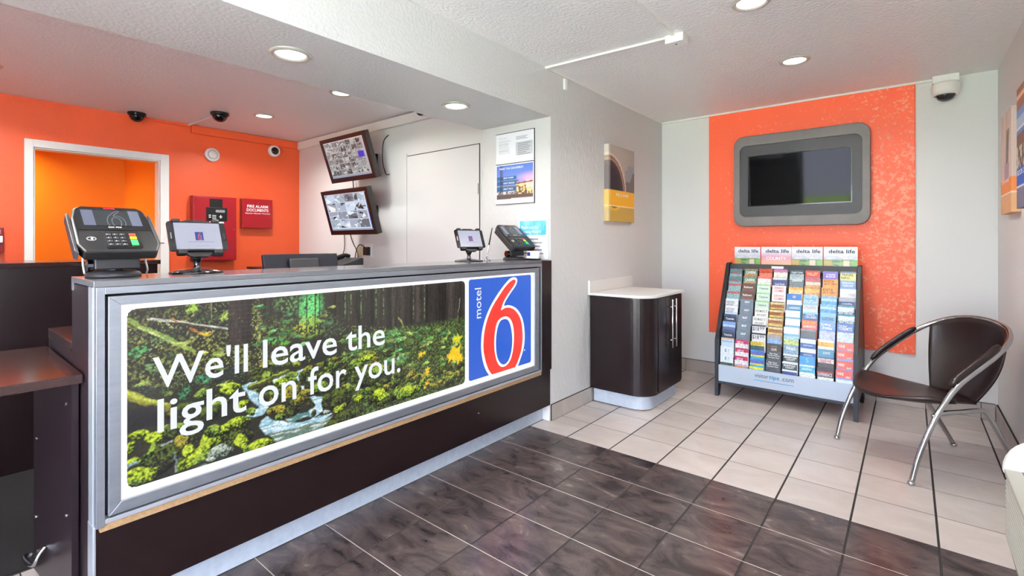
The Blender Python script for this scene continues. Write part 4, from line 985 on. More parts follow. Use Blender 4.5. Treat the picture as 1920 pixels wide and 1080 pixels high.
YV = (0, 1, 0)
t = thing('fire_alarm_panel', (XO, 2.023, 1.08), 'large red fire alarm control panel with black display on orange wall', 'alarm panel')
B().box(XO, XO + 0.09, 1.814, 2.233, 1.08, 1.762).obj('cabinet', 'red_box', t, world=True, bevel=0.003)
B().box(XO + 0.088, XO + 0.093, 1.825, 2.222, 1.09, 1.752).obj('cabinet_door', 'red_box', t, world=True, bevel=0.002)
B().box(XO + 0.09, XO + 0.1, 1.97, 2.09, 1.63, 1.735).obj('window_hood', 'black', t, world=True)
cp = B().box(XO + 0.09, XO + 0.104, 1.935, 2.135, 1.50, 1.645).obj('control_unit', 'black', t, world=True, bevel=0.002)
B().box(XO + 0.104, XO + 0.106, 2.022, 2.11, 1.592, 1.62).obj('display', 'grey_ink', cp, world=True)
b = B()
for k in range(3):
    for l in range(3): b.box(XO + 0.104, XO + 0.107, 1.990 + k * 0.013, 1.998 + k * 0.013, 1.522 + l * 0.016, 1.531 + l * 0.016)
b.box(XO + 0.104, XO + 0.107, 1.955, 1.975, 1.535, 1.545).box(XO + 0.104, XO + 0.107, 1.955, 1.975, 1.555, 1.565).box(XO + 0.104, XO + 0.107, 2.055, 2.085, 1.542, 1.550).box(XO + 0.104, XO + 0.107, 2.066, 2.074, 1.528, 1.564)
b.obj('buttons', 'white_plastic', cp, world=True, kind='stuff')
B().box(XO + 0.093, XO + 0.095, 1.965, 2.105, 1.445, 1.497).obj('instruction_label', 'paper', t, world=True)
B().box(XO + 0.093, XO + 0.104, 1.985, 2.095, 1.13, 1.19).obj('lower_cover', 'black', t, world=True)
B().lathe([(0.006, 0.093), (0.005, 0.099)], 10, (XO, 2.205, 1.415), 'x').obj('lock', 'steel', t, world=True)
t = thing('document_box', (XO, 2.465, 1.433), 'red fire alarm documents box with white lettering on orange wall', 'box')
B().box(XO, XO + 0.075, 2.300, 2.630, 1.433, 1.765).obj('box', 'red_box', t, world=True, bevel=0.003)
B().box(XO + 0.073, XO + 0.078, 2.306, 2.624, 1.439, 1.759).obj('lid', 'red_box', t, world=True, bevel=0.002)
xf = XO + 0.0788
letters([('FIRE ALARM', (xf, 2.350, 1.664), YV, UP, 0.228, 0.032, 0.02), ('DOCUMENTS', (xf, 2.345, 1.622), YV, UP, 0.238, 0.032, 0.02), ('Records • Manuals • Programs', (xf, 2.332, 1.592), YV, UP, 0.268, 0.016, 0.02)], 'lettering', 'white_ink', t, world=True)
B().box(XO + 0.078, XO + 0.082, 2.462, 2.474, 1.716, 1.724).obj('lock', 'steel', t, world=True)
t = thing('pull_station', (XO, 0.40, 1.185), 'dark red manual pull station on orange wall beside the doorway', 'alarm')
B().box(XO, XO + 0.05, 0.335, 0.462, 1.185, 1.395).obj('body', 'red_dark', t, world=True, bevel=0.006)
B().box(XO + 0.05, XO + 0.068, 0.36, 0.455, 1.27, 1.325).obj('pull_handle', 'white_plastic', t, world=True, bevel=0.004)
letters([('FIRE', (XO + 0.0512, 0.365, 1.345), YV, UP, 0.08, 0.026)], 'lettering', 'white_ink', t, world=True)

# ------------------------------------------------------------------ monitors on the wall
def cctv(n, m, seed, blue, W=104, H=64, tint=(0.93, 0.97, 1.0)):
    rs = np.random.RandomState(seed); im = np.zeros((H, W, 3)); im[:] = rgb('B9BCC8')
    yy, xx = np.mgrid[0:H, 0:W].astype(float)
    cw, chh = (W * 0.93) / n, (H - 6) / m
    for j in range(m):
        for i in range(n):
            x0, x1, y0, y1 = int(2 + i * cw), int(2 + (i + 1) * cw), int(2 + j * chh), int(2 + (j + 1) * chh)
            g = rs.uniform(0.35, 0.75); im[y0:y1 - 1, x0:x1 - 1] = g
            for _ in range(5):
                cx, cy = rs.uniform(x0, x1), rs.uniform(y0, y1)
                pl = [(cx + rs.uniform(-0.5, 0.5) * cw, cy + rs.uniform(-0.5, 0.5) * chh) for _ in range(4)]
                mk = inside(xx, yy, pl) & (xx >= x0) & (xx < x1 - 1) & (yy >= y0) & (yy < y1 - 1)
                im[mk] = rs.choice([0.12, 0.25, 0.6, 0.8, 0.9])
    im *= np.array(tint); x, y = xx / W, yy / H
    if blue == 'cell': im[(x > 0.78) & (x < 0.92) & (y > 0.36) & (y < 0.52)] = rgb('2A1FD0')
    im[x > 0.955] = rgb('B7B6C8') if blue == 'cell' else rgb('2A3AA8')
    if blue != 'cell': im[(x > 0.955) & (y < 0.5)] = rgb('3A3F4C')
    im[(y > 0.95)] = rgb('8FA0B8'); im[y < 0.03] = rgb('CFC7D2')
    return np.clip(im, 0, 1)
def wall_monitor(px, img, label):
    (tl, tr, br, bl) = px
    yb = 2.74
    B_l, B_r = Vector(ony(*bl, yb)), Vector(ony(*br, yb))
    rat = lambda u: _ray(u, 0)[0] / _ray(u, 0)[1]
    yt_ = B_l.x / rat(tl[0]); T_l = Vector(ony(*tl, yt_))
    wdt = ((B_r - B_l).length + abs(Vector(ony(*tr, yt_)).x - T_l.x)) / 2
    upv = (T_l - B_l); upv.x = 0; hgt = upv.length; upv.normalize()
    rt = Vector((1, 0, 0)); nrm = rt.cross(upv).normalized()           # towards the room
    t = thing('wall_monitor', tuple(B_l), label, 'monitor', 'security monitors on the wall')
    t.matrix_world = Matrix(((rt.x, -nrm.x, upv.x, B_l.x), (rt.y, -nrm.y, upv.y, B_l.y), (rt.z, -nrm.z, upv.z, B_l.z), (0, 0, 0, 1)))
    bz = 0.038
    B().box(0, wdt, 0.012, 0.062, 0, hgt).obj('case', 'monitor_side', t, bevel=0.003)
    frame_ring([(wdt, hgt), (0, hgt), (0, 0), (wdt, 0)], [(wdt - bz, hgt - bz), (bz, hgt - bz), (bz, bz * 1.2), (wdt - bz, bz * 1.2)], 'y', 0.0, 0.014).obj('bezel', 'monitor_case', t)
    ink('screen', img, (bz, 0.008, bz * 1.2), (1, 0, 0), (0, 0, 1), wdt - 2 * bz, hgt - 2.2 * bz, 'screen_print', t)
    B().box(wdt / 2 - 0.1, wdt / 2 + 0.1, 0.062, 0.085, hgt / 2 - 0.1, hgt / 2 + 0.1).obj('mount_plate', 'black', t)
    q0 = t.matrix_world @ Vector((wdt / 2, 0.08, hgt / 2))
    inv = t.matrix_world.inverted()
    B().tube([inv @ q0, inv @ Vector((q0.x, YM - 0.02, q0.z))], 0.02, 10).obj('mount_arm', 'black', t)
    w0 = Vector((q0.x, YM - 0.012, q0.z)); bw = B().box(-0.06, 0.06, -0.012, 0.010, -0.06, 0.06)
    me = bw.mesh('wall_plate', 'black'); me.transform(inv @ Matrix.Translation(w0)); link('wall_plate', me, t)
    return t
wall_monitor(((598.3, 264.8), (681.6, 244.6), (703.4, 332.4), (622.5, 344.7)), cctv(7, 6, 3, 'cell', tint=(0.93, 0.95, 0.94)), 'upper tilted wall monitor showing many small security camera views')
wall_monitor(((600.7, 360.5), (686.4, 353.4), (706.5, 440.0), (621.5, 440.8)), cctv(4, 4, 8, 'side', tint=(1.15, 1.24, 1.36)), 'lower tilted wall monitor showing sixteen security camera views')
def wcable(pts, name, label, r=0.0045, m='cable', **k):
    B().tube(spline([tuple(p) for p in pts], 5), r, 6).obj(name, m, None, smooth=True, label=label, category='cable', **k)
wcable([(-4.62, YM - 0.03, 1.98), (-4.60, YM - 0.03, 1.86), (-4.62, YM - 0.02, 1.72)], 'monitor_cable', 'black cable hanging between the two wall monitors', 0.006)
wcable([(-4.75, YM - 0.012, 1.50), (-4.66, YM - 0.012, 1.30), (-4.55, YM - 0.012, 1.16), (-4.50, YM - 0.05, 1.04)], 'monitor_cable', 'black cable hanging from lower monitor to the credenza')
wcable([(-4.82, YM - 0.02, 1.50), (-4.79, YM - 0.02, 1.34), (-4.80, YM - 0.02, 1.18), (-4.86, YM - 0.06, 1.04)], 'monitor_cable', 'thin black cable from lower monitor to the flat box end of credenza')
wcable([(-4.02, YM - 0.012, 2.34), (-4.10, YM - 0.012, 2.28), (-4.115, YM - 0.012, 2.10), (-4.06, YM - 0.012, 1.96), (-4.0, YM - 0.012, 1.95)], 'loop_cable', 'black cable loop on the white wall beside upper monitor')
t = thing('outlet', (-4.38, YM, 1.18), 'double wall outlet with black plug adapter below the monitors', 'outlet')
B().box(-4.44, -4.30, YM - 0.006, YM, 1.12, 1.26).obj('plate', 'white_plastic', t, world=True, bevel=0.002)
B().box(-4.40, -4.33, YM - 0.05, YM - 0.006, 1.14, 1.225).obj('adapter', 'black', t, world=True, bevel=0.004)
B().box(-4.56, -4.48, YM - 0.006, YM, 1.12, 1.25).obj('jack_plate', 'yellow_plate', None, label='ivory wall plate next to the double outlet', category='wall plate')
wcable([(-4.36, YM - 0.05, 1.22), (-4.42, YM - 0.07, 1.25), (-4.50, YM - 0.06, 1.19), (-4.56, YM - 0.05, 1.03)], 'power_cable', 'black power cable from the plug adapter to the credenza', 0.005)
# desk telephone and folder on the credenza
t = thing('desk_phone', (-4.2, 2.62, 1.02), 'black desk telephone on the credenza under the monitors', 'telephone')
B().prism([(-0.11, 0.0), (0.11, 0.0), (0.11, 0.10), (0.09, 0.105), (-0.11, 0.045)], 'x', -0.13, 0.13).obj('body', 'charcoal', t, bevel=0.006)
B().tube(spline([(-0.10, -0.09, 0.07), (-0.10, -0.05, 0.10), (-0.10, 0.05, 0.125), (-0.10, 0.10, 0.115)], 4), 0.02, 8).obj('handset', 'black', t, smooth=True)
t = thing('network_box', (-4.66, 2.65, 1.02), 'flat dark box with brown lid on the credenza', 'box')
B().box(-0.17, 0.17, -0.13, 0.13, 0, 0.085).obj('body', 'monitor_case', t, bevel=0.004); B().box(-0.174, 0.174, -0.134, 0.134, 0.085, 0.10).obj('lid', 'monitor_side', t, bevel=0.003)
# computer monitor seen from behind on the work surface
t = thing('computer_monitor', (-2.60, 1.375, 0.906), 'computer monitor seen from behind on the staff work surface', 'monitor')
navy = mat('navy black casing', '12141F', 0.35)
B().lathe([(0.09, 0.0), (0.09, 0.008), (0.05, 0.014), (0.0, 0.016)], 24).obj('base', 'black', t, smooth=True)
B().box(0.0, 0.02, -0.03, 0.03, 0.01, 0.12).obj('neck', 'black', t)
def P3(b, dz=0.05, tilt=-0.22):
    for i, (x, y, z) in enumerate(b.v): b.v[i] = (x * math.cos(tilt) + z * math.sin(tilt), y, -x * math.sin(tilt) + z * math.cos(tilt) + dz)
    return b
P3(B().box(-0.012, 0.012, -0.215, 0.215, 0.0, 0.255)).obj('casing', navy, t, bevel=0.004)
P3(B().box(0.012, 0.035, -0.085, 0.085, 0.03, 0.225)).obj('rear_hump', 'charcoal', t, bevel=0.008)
P3(B().box(-0.0135, -0.012, -0.205, 0.205, 0.010, 0.245)).obj('screen', 'screen_off', t)

# ------------------------------------------------------------------ papers on the column
def text_rows(x0, x1, z1, dz, n, seed, y, fill=0.7):
    b = B(); rs = np.random.RandomState(seed)
    for k in range(n):
        z = z1 - k * dz; b.box(x0, x0 + (x1 - x0) * rs.uniform(fill, 1.0), y - 0.0003, y, z - dz * 0.2, z + dz * 0.2)
    return b
px0, px1 = -2.496, -2.124; yp = YCOL
t = thing('framed_notice', (px0, yp, 1.875), 'white printed notice in a clear holder on the column, upper one', 'notice')
B().box(px0, px1, yp - 0.006, yp, 1.876, 2.106).obj('sheet', 'paper', t, world=True)
B().box(px0, px1, yp - 0.008, yp, 2.104, 2.108).box(px1 - 0.003, px1, yp - 0.008, yp, 1.876, 2.106).obj('holder_edge', 'black', t, world=True)
B().box(px1 - 0.175, px1 - 0.015, yp - 0.0066, yp - 0.006, 1.925, 2.025).obj('grey_box', mat('grey print', 'C3C6CC', 0.6), t, world=True)
b = text_rows(px0 + 0.03, px0 + 0.16, 2.05, 0.009, 12, 1, yp - 0.0066); text = text_rows(px0 + 0.20, px0 + 0.33, 2.065, 0.009, 3, 2, yp - 0.0066)
b.v += []; b.obj('fine_print', mat('faint print', 'C9CCD4', 0.6), t, world=True); text.obj('fine_print', M['grey_ink'], t, world=True)
letters([(s_, (px0 + 0.03, yp - 0.007, z), (1, 0, 0), UP, w_, 0.006) for s_, z, w_ in (('CHECK OUT', 2.066, 0.08), ('QUIET TIME', 2.018, 0.09), ('SMOKE FREE', 1.968, 0.09))], 'headings', 'grey_ink', t, world=True)
text_rows(px1 - 0.155, px1 - 0.035, 2.012, 0.0135, 7, 4, yp - 0.0072, 0.6).obj('notice_lines', 'grey_ink', t, world=True)
t = thing('framed_poster', (px0, yp, 1.56), 'printed poster of a building at sunset on the column, below the notice', 'poster')
B().box(px0, px1, yp - 0.006, yp, 1.566, 1.870).obj('sheet', 'paper', t, world=True)
B().box(px0, px1, yp - 0.008, yp, 1.868, 1.872).box(px1 - 0.003, px1, yp - 0.008, yp, 1.566, 1.87).box(px0, px1, yp - 0.008, yp, 1.562, 1.566).obj('holder_edge', 'black', t, world=True)
def motel_img(W=72, H=60):
    yy, xx = np.mgrid[0:H, 0:W].astype(float); x, y = xx / W, yy / H
    im = np.zeros((H, W, 3)); top, bot = rgb('4C6FBA'), rgb('A9A6D8'); im[:] = top + (bot - top) * y[..., None]
    pk = np.clip(1 - np.hypot((x - 0.95) / 0.5, (y - 0.4) / 0.2), 0, 1)[..., None]; im = im * (1 - pk) + rgb('E9A8C6') * pk
    im[(x > 0.53) & (y > 0.52 + 0.06 * (x - 0.5)) & (y < 0.86)] = rgb('D9C08A'); n = fbm(W, H, 3, 4, 31); im[(x > 0.55) & (y > 0.6) & (y < 0.86) & (n > 0.56)] = rgb('5B4434'); im[(x > 0.8) & (y > 0.45) & (y < 0.7)] = rgb('CFC3B8')
    im[(x > 0.5) & (np.abs(y - 0.53 + 0.1 * (x - 0.8)) < 0.02)] = rgb('8B4A3A')
    im[(x < 0.6) & (y > 0.44) & (y < 0.5)] = rgb('5B6C80'); im[(x < 0.55) & (y > 0.6)] = rgb('6F6A70'); im[(x < 0.5) & (y > 0.75) & (y < 0.84) & (n > 0.5)] = rgb('D8D2CC')
    for a, b_ in ((0.32, 0.42), (0.47, 0.57), (0.64, 0.74)): im[(x < 0.55) & (y > a) & (y < b_)] = rgb('2E5E8C')
    im[(x > 0.11) & (x < 0.135) & (y < 0.8)] = rgb('2A2F3A'); im[(x > 0.155) & (x < 0.175) & (y < 0.8)] = rgb('2A2F3A'); im[y > 0.86] = rgb('5A4C48'); im[(y > 0.95) & (x > 0.4)] = rgb('BFB8B4'); return np.clip(im, 0, 1)
ink('poster_print', motel_img(), (px0 + 0.008, yp - 0.0066, 1.602), (1, 0, 0), UP, px1 - px0 - 0.02, 0.258, 'print', t, world=True)
letters([('WHAT YOU CAN EXPECT:', (px0 + 0.035, yp - 0.0072, 1.828), (1, 0, 0), UP, 0.235, 0.015, 0.01), ('GREAT ROOMS', (px0 + 0.075, yp - 0.0072, 1.758), (1, 0, 0), UP, 0.10, 0.011, 0.01), ('GREAT SERVICE', (px0 + 0.075, yp - 0.0072, 1.718), (1, 0, 0), UP, 0.11, 0.011, 0.01), ('GREAT PRICE', (px0 + 0.075, yp - 0.0072, 1.674), (1, 0, 0), UP, 0.095, 0.011, 0.01)], 'poster_lettering', 'white_ink', t, world=True)
# counter card, business cards
t = thing('counter_card', (-2.13, YCOL - 0.03, 1.148), 'white counter card with bright blue heading standing against the column', 'sign')
ya = YCOL - 0.012
B().box(-2.272, -2.0, ya, ya + 0.008, 1.146, 1.447).obj('card', 'paper', t, world=True)
B().box(-2.255, -2.015, ya - 0.001, ya, 1.325, 1.43).obj('blue_header', mat('sky blue print', '3FA9D0', 0.5, var=('8CCBE6', 6, 0.1)), t, world=True)
letters([('Thank you for', (-2.245, ya - 0.0016, 1.367), (1, 0, 0), UP, 0.16, 0.024, 0.01), ('choosing Motel 6', (-2.245, ya - 0.0016, 1.335), (1, 0, 0), UP, 0.185, 0.024, 0.01)], 'heading', 'white_ink', t, world=True)
text_rows(-2.23, -2.04, 1.295, 0.026, 5, 7, ya - 0.0006, 0.75).obj('body_text', 'grey_ink', t, world=True)
t = thing('business_cards', (-2.03, 2.705, 1.148), 'clear holder of white business cards on the counter end', 'card holder')
B().box(-0.062, 0.058, -0.004, 0.028, 0, 0.012).obj('holder', 'black', t, bevel=0.002)
B().prism([(0.0, 0.008), (0.02, 0.008), (0.032, 0.062), (0.012, 0.062)], 'x', -0.05, 0.046).obj('cards', 'paper', t)
B().box(-0.042, -0.016, 0.001, 0.0022, 0.03, 0.054).obj('blue_emblem', mat('dark blue print', '2B2F7A', 0.5), t)

# ------------------------------------------------------------------ payment terminals, tablets, pen
def six_lines(img, x0, x1, y0, y1, col, wpx=0.55):
    """the numeral's outline drawn as thin lines into an image"""
    H, W = img.shape[:2]; yy, xx = np.mgrid[0:H, 0:W].astype(float); d = np.full((H, W), 9e9)
    for X, Y in zip(SIX[0], SIX[1]):
        px = [(x0 + (x1 - x0) * a) * W for a in X]; py = [(y1 + (y0 - y1) * b_) * H for b_ in Y]
        for i in range(len(px)):
            a = np.array([px[i], py[i]]); b_ = np.array([px[(i + 1) % len(px)], py[(i + 1) % len(px)]]); ab = b_ - a
            t_ = np.clip(((xx - a[0]) * ab[0] + (yy - a[1]) * ab[1]) / (ab @ ab + 1e-9), 0, 1); d = np.minimum(d, np.hypot(xx - a[0] - t_ * ab[0], yy - a[1] - t_ * ab[1]))
    m = np.clip(wpx + 0.5 - d, 0, 1)[..., None]; img[:] = img * (1 - m) + rgb(col) * m
def term_img(W=120, H=60):
    im = np.zeros((H, W, 3)); im[:] = rgb('2F3A40'); yy, xx = np.mgrid[0:H, 0:W] / np.array([H, W]).reshape(2, 1, 1)
    six_lines(im, 0.30, 0.78, -0.02, 1.12, 'B9C0CC'); im[xx < 0.20] = rgb('7E86A4'); im[(xx > 0.80)] = rgb('8B92AE'); return im
def tab_img(W=96, H=60):
    im = np.zeros((H, W, 3)); im[:] = rgb('C3C6DC'); yy, xx = np.mgrid[0:H, 0:W] / np.array([H, W]).reshape(2, 1, 1)
    bl = (xx > 0.42) & (xx < 0.60) & (yy > 0.34) & (yy < 0.66); im[bl] = rgb('2146A8')
    sub = np.zeros((H, W), bool)
    X, Y = np.mgrid[0:1, 0:1]
    pl = [((0.45 + 0.13 * a), 0.66 - 0.31 * b_) for a, b_ in zip(SIX[0][0], SIX[1][0])]; hl = [((0.45 + 0.13 * a), 0.66 - 0.31 * b_) for a, b_ in zip(SIX[0][1], SIX[1][1])]
    im[inside(xx, yy, pl)] = rgb('D8433C'); im[inside(xx, yy, hl)] = rgb('2146A8')
    im[(xx > 0.25) & (xx < 0.82) & (np.abs(yy - 0.72) < 0.012)] = rgb('8C90B0'); im[(xx > 0.40) & (xx < 0.70) & (np.abs(yy - 0.87) < 0.012)] = rgb('A8ACC6'); return im
def terminal(loc, label):
    """local frame: +x faces the customer, y runs along the counter"""
    t = thing('card_terminal', loc, label, 'card terminal', 'payment terminals on the counter')
    B().lathe([(0.0, 0.0), (0.078, 0.0), (0.080, 0.006), (0.074, 0.016), (0.062, 0.022), (0.0, 0.024)], 32).obj('base', 'charcoal', t, smooth=True)
    B().box(-0.035, 0.030, -0.058, 0.070, 0.028, 0.064).obj('swivel_block', 'charcoal', t, bevel=0.004)
    B().lathe([(0.022, -0.074), (0.024, -0.060), (0.016, -0.058)], 14, (0, 0, 0.042), 'y').obj('hinge_knob', 'dark_chrome', t)
    B().tube([(-0.01, 0, 0.02), (-0.01, 0, 0.12)], 0.028, 12).obj('neck', 'black', t)
    u_ = Vector((-0.79, 0, 0.613)); n_ = Vector((0.613, 0, 0.79)); o_ = Vector((0.012, 0.0, 0.162)); HS = 1.15
    def L(w, h, d): p = o_ + Vector((0, 1, 0)) * w + u_ * h * HS + n_ * d; return tuple(p)
    def slab(pts, d0, d1, name, m, par=None, bevel=0.0):
        b = B(); n = len(pts); b.add([L(a, c, d0) for a, c in pts] + [L(a, c, d1) for a, c in pts], [tuple(range(n)), tuple(range(2 * n - 1, n - 1, -1))] + [(i, (i + 1) % n, n + (i + 1) % n, n + i) for i in range(n)])
        return b.obj(name, m, par or t, bevel=bevel)
    out = [(-0.084, 0.113), (0.084, 0.113), (0.100, 0.100), (0.112, 0.05), (0.114, -0.075), (0.098, -0.113), (-0.098, -0.113), (-0.114, -0.075), (-0.112, 0.05), (-0.100, 0.100)]
    slab(out, -0.026, 0.010, 'housing', 'black', bevel=0.006)
    fc = slab([(a * 0.93, c * 0.93 + 0.004) for a, c in out[:5]] + [(0.10, -0.01), (-0.10, -0.01)] + [(a * 0.93, c * 0.93 + 0.004) for a, c in out[7:]], 0.009, 0.012, 'glass_bezel', 'black_gloss')
    ink('screen', term_img(), L(-0.082, 0.012, 0.0128), (0, 1, 0), tuple(u_), 0.164, 0.080 * HS, 'screen_print', fc)
    slab([(-0.016, 0.0985), (0.016, 0.0985), (0.016, 0.104), (-0.016, 0.104)], 0.012, 0.0135, 'red_stripe', 'red_box', fc)
    kp = slab(rr(-0.040, 0.060, -0.098, -0.022, 0.006), 0.009, 0.012, 'keypad_plate', 'black_gloss')
    b = B()
    for r_ in range(4):
        for c_ in range(3):
            x_, y_ = -0.026 + c_ * 0.019, -0.034 - r_ * 0.016; n0 = len(b.v)
            q_ = [(x_ - 0.007, y_ - 0.005), (x_ + 0.007, y_ - 0.005), (x_ + 0.007, y_ + 0.005), (x_ - 0.007, y_ + 0.005)]
            b.add([L(a, c, 0.012) for a, c in q_] + [L(a, c, 0.0145) for a, c in q_], [(4, 5, 6, 7), (0, 1, 5, 4), (1, 2, 6, 5), (2, 3, 7, 6), (3, 0, 4, 7)])
    b.obj('number_keys', 'charcoal', kp, kind='stuff')
    letters([(s_, L(-0.030 + (k % 3) * 0.019, -0.0365 - (k // 3) * 0.016, 0.0150), YV, tuple(u_), 0, 0.005) for k, s_ in enumerate('123456789*0#')], 'key_digits', 'white_ink', kp)
    for nm, col, y0_, y1_ in (('cancel_key', 'D8352C', -0.040, -0.029), ('clear_key', 'F2C51D', -0.056, -0.044), ('enter_key', '2FC456', -0.086, -0.060)):
        slab([(0.031, y0_), (0.050, y0_), (0.050, y1_), (0.031, y1_)], 0.012, 0.0155, nm, mat(nm, col, 0.4), kp, 0.001)
    b = B()
    for r_ in (0.003, 0.005, 0.007): b.tube([L(-0.076 + r_ * math.cos(a), -0.052 + r_ * math.sin(a), 0.0108) for a in np.linspace(-0.9, 0.9, 7)], 0.0007, 5)
    b.tube([L(-0.073 + 0.012 * math.cos(a), -0.052 + 0.008 * math.sin(a), 0.0108) for a in np.linspace(0, 2 * math.pi, 24)], 0.0007, 5)
    b.obj('contactless_symbol', 'white_ink', t)
    slab([(-0.122, -0.10), (-0.112, -0.11), (-0.112, 0.085), (-0.122, 0.075)], -0.030, 0.004, 'card_slot', 'charcoal', bevel=0.002)
    slab([(0.112, -0.07), (0.119, -0.06), (0.119, 0.075), (0.112, 0.085)], -0.020, 0.006, 'side_rail', 'charcoal', bevel=0.002)
    letters([('MX 925', L(-0.018, 0.001, 0.0128), YV, tuple(u_), 0.036, 0.0065, 0.01)], 'maker_mark', 'white_ink', fc)
    return t
def rr(a, b, c, d, r): return rrect(a, b, c, d, r, 3)
tA = terminal((-2.185, 0.446, 1.148), 'black card terminal on the counter end next to the flap shelf')
tB = dup(tA, None, label='black card terminal on the counter in front of blue headed card')
tB.location = (-2.185, 2.70, 1.148); tB.rotation_euler = (0, 0, math.radians(-8))
wcable([(-2.235, 0.372, 1.25), (-2.27, 0.376, 1.20), (-2.295, 0.385, 1.156)], 'terminal_cable', 'white cable from the card terminal down to the counter edge', 0.0032, 'cable_white')
wcable([(-2.22, 0.545, 1.26), (-2.26, 0.556, 1.205), (-2.25, 0.56, 1.17), (-2.285, 0.566, 1.1525)], 'terminal_cable', 'kinked white cable behind the card terminal near the doorway', 0.0032, 'cable_white')
def tablet(loc, label, w=0.205, h=0.125, tilt=0.42):
    t = thing('tablet_stand', loc, label, 'tablet', 'tablets on stands on the counter')
    B().lathe([(0.0, 0.0), (0.092, 0.0), (0.094, 0.004), (0.086, 0.009), (0.05, 0.015), (0.018, 0.020), (0.0, 0.020)], 36).obj('base', 'black_gloss', t, smooth=True)
    B().lathe([(0.020, 0.016), (0.013, 0.024), (0.010, 0.040), (0.016, 0.052), (0.022, 0.062), (0.020, 0.074), (0.010, 0.082)], 20).obj('neck', 'dark_chrome', t, smooth=True)
    u_ = Vector((-math.sin(tilt), 0, math.cos(tilt))); n_ = Vector((math.cos(tilt), 0, math.sin(tilt))); o_ = Vector((0.012, 0.0, 0.145))
    def L(a, c, d): return tuple(o_ + Vector((0, a, 0)) + u_ * c + n_ * d)
    def slab(pts, d0, d1, name, m, par=None, bevel=0.0):
        b = B(); n = len(pts); b.add([L(a, c, d0) for a, c in pts] + [L(a, c, d1) for a, c in pts], [tuple(range(n)), tuple(range(2 * n - 1, n - 1, -1))] + [(i, (i + 1) % n, n + (i + 1) % n, n + i) for i in range(n)])
        return b.obj(name, m, par or t, bevel=bevel)
    cr_ = slab([(-0.07, -h / 2 - 0.010), (0.07, -h / 2 - 0.010), (0.07, -h / 2 + 0.008), (0.03, 0.02), (0.03, h / 2 + 0.006), (-0.03, h / 2 + 0.006), (-0.03, 0.02), (-0.07, -h / 2 + 0.008)], -0.020, -0.006, 'cradle', 'black', bevel=0.003)
    for s in (-1, 1):
        slab(rr(s * 0.062 - 0.016, s * 0.062 + 0.016, -h / 2 - 0.014, -h / 2 + 0.006, 0.005), -0.018, 0.010, 'clamp', 'black', bevel=0.003)
        slab(rr(s * 0.070 - 0.014, s * 0.070 + 0.014, h / 2 - 0.004, h / 2 + 0.010, 0.004), -0.018, 0.010, 'clamp', 'black', bevel=0.003)
    slab([(-0.060, h / 2 + 0.002), (0.060, h / 2 + 0.002), (0.03, h / 2 + 0.013), (-0.03, h / 2 + 0.013)], -0.016, -0.008, 'top_bar', 'black')
    slab([(-0.060, -h / 2 - 0.004), (0.060, -h / 2 - 0.004), (0.025, -h / 2 - 0.024), (-0.025, -h / 2 - 0.024)], -0.016, -0.004, 'bottom_bar', 'black', bevel=0.002)
    bd = slab(rr(-w / 2, w / 2, -h / 2, h / 2, 0.009), -0.005, 0.005, 'tablet_body', 'black_gloss', bevel=0.0015)
    ink('screen', tab_img(), L(-w / 2 + 0.022, -h / 2 + 0.006, 0.0056), (0, 1, 0), tuple(u_), w - 0.044, h - 0.012, 'screen_print', bd)
    slab([(-w / 2 + 0.008, -0.012), (-w / 2 + 0.011, -0.012), (-w / 2 + 0.011, 0.014), (-w / 2 + 0.008, 0.014)], 0.005, 0.0056, 'speaker_slot', 'steel', bd)
    slab(rr(w / 2 - 0.015, w / 2 - 0.006, -0.014, 0.014, 0.004), 0.005, 0.0060, 'home_button', 'dark_chrome', bd)
    return t
TA = tablet((-2.205, 0.712, 1.148), 'tablet on black disc stand beside the card terminal near the doorway')
TB = dup(TA, None, label='tablet on black disc stand beside the counter pen')
TB.location = (-2.205, 2.262, 1.148); TB.rotation_euler = (0, 0, math.radians(-16))
t = thing('counter_pen', (-2.22, 2.445, 1.148), 'black and silver pen standing in a chrome disc base on the counter', 'pen')
B().lathe([(0.0, 0.0), (0.030, 0.0), (0.030, 0.004), (0.020, 0.009), (0.008, 0.014), (0.0, 0.015)], 24).obj('base', 'chrome', t, smooth=True)
B().tube([(0, 0, 0.012), (0.002, 0.004, 0.03), (0.008, 0.018, 0.105)], [0.003, 0.005, 0.005], 8).obj('grip', 'steel', t, smooth=True)
B().tube([(0.008, 0.018, 0.105), (0.016, 0.040, 0.215), (0.017, 0.043, 0.228)], [0.005, 0.0035, 0.001], 8).obj('barrel', 'black', t, smooth=True)

# ------------------------------------------------------------------ room air conditioner on the side wall
ac = thing('air_conditioner', (0.36, 1.8, 0), 'cream wall air conditioner unit with louvred front on the side wall', 'air conditioner')
AX, AY0, AY1 = 0.250, 1.25, 2.40
B().prism([(AX + 0.012, 0.24), (AX + 0.045, 0.09), (XR - 0.001, 0.09), (XR - 0.001, 0.478), (AX + 0.012, 0.478)], 'y', AY0, AY1).obj('cabinet', 'cream', ac, world=True)
B().box(AX + 0.07, XR - 0.02, AY0 + 0.03, AY1 - 0.03, 0.0, 0.09).obj('base', 'cream', ac, world=True)
B().box(AX + 0.002, XR - 0.002, AY0, AY1, 0.478, 0.490).obj('top_panel', 'cream', ac, world=True, bevel=0.003)
B().box(AX + 0.045, AX + 0.048, AY0, AY1 - 0.03, 0.4895, 0.4912).obj('top_seam', 'charcoal', ac, world=True)
cap = [(AX, 0.475)] + [(AX + 0.11 - 0.11 * math.cos(math.pi / 2 * k / 8), 0.482 + 0.118 * math.sin(math.pi / 2 * k / 8)) for k in range(1, 9)] + [(XR - 0.002, 0.602), (XR - 0.002, 0.475)]
B().prism(cap, 'y', AY1 - 0.028, AY1 + 0.004).obj('end_cap', 'white_gloss', ac, world=True, bevel=0.003)
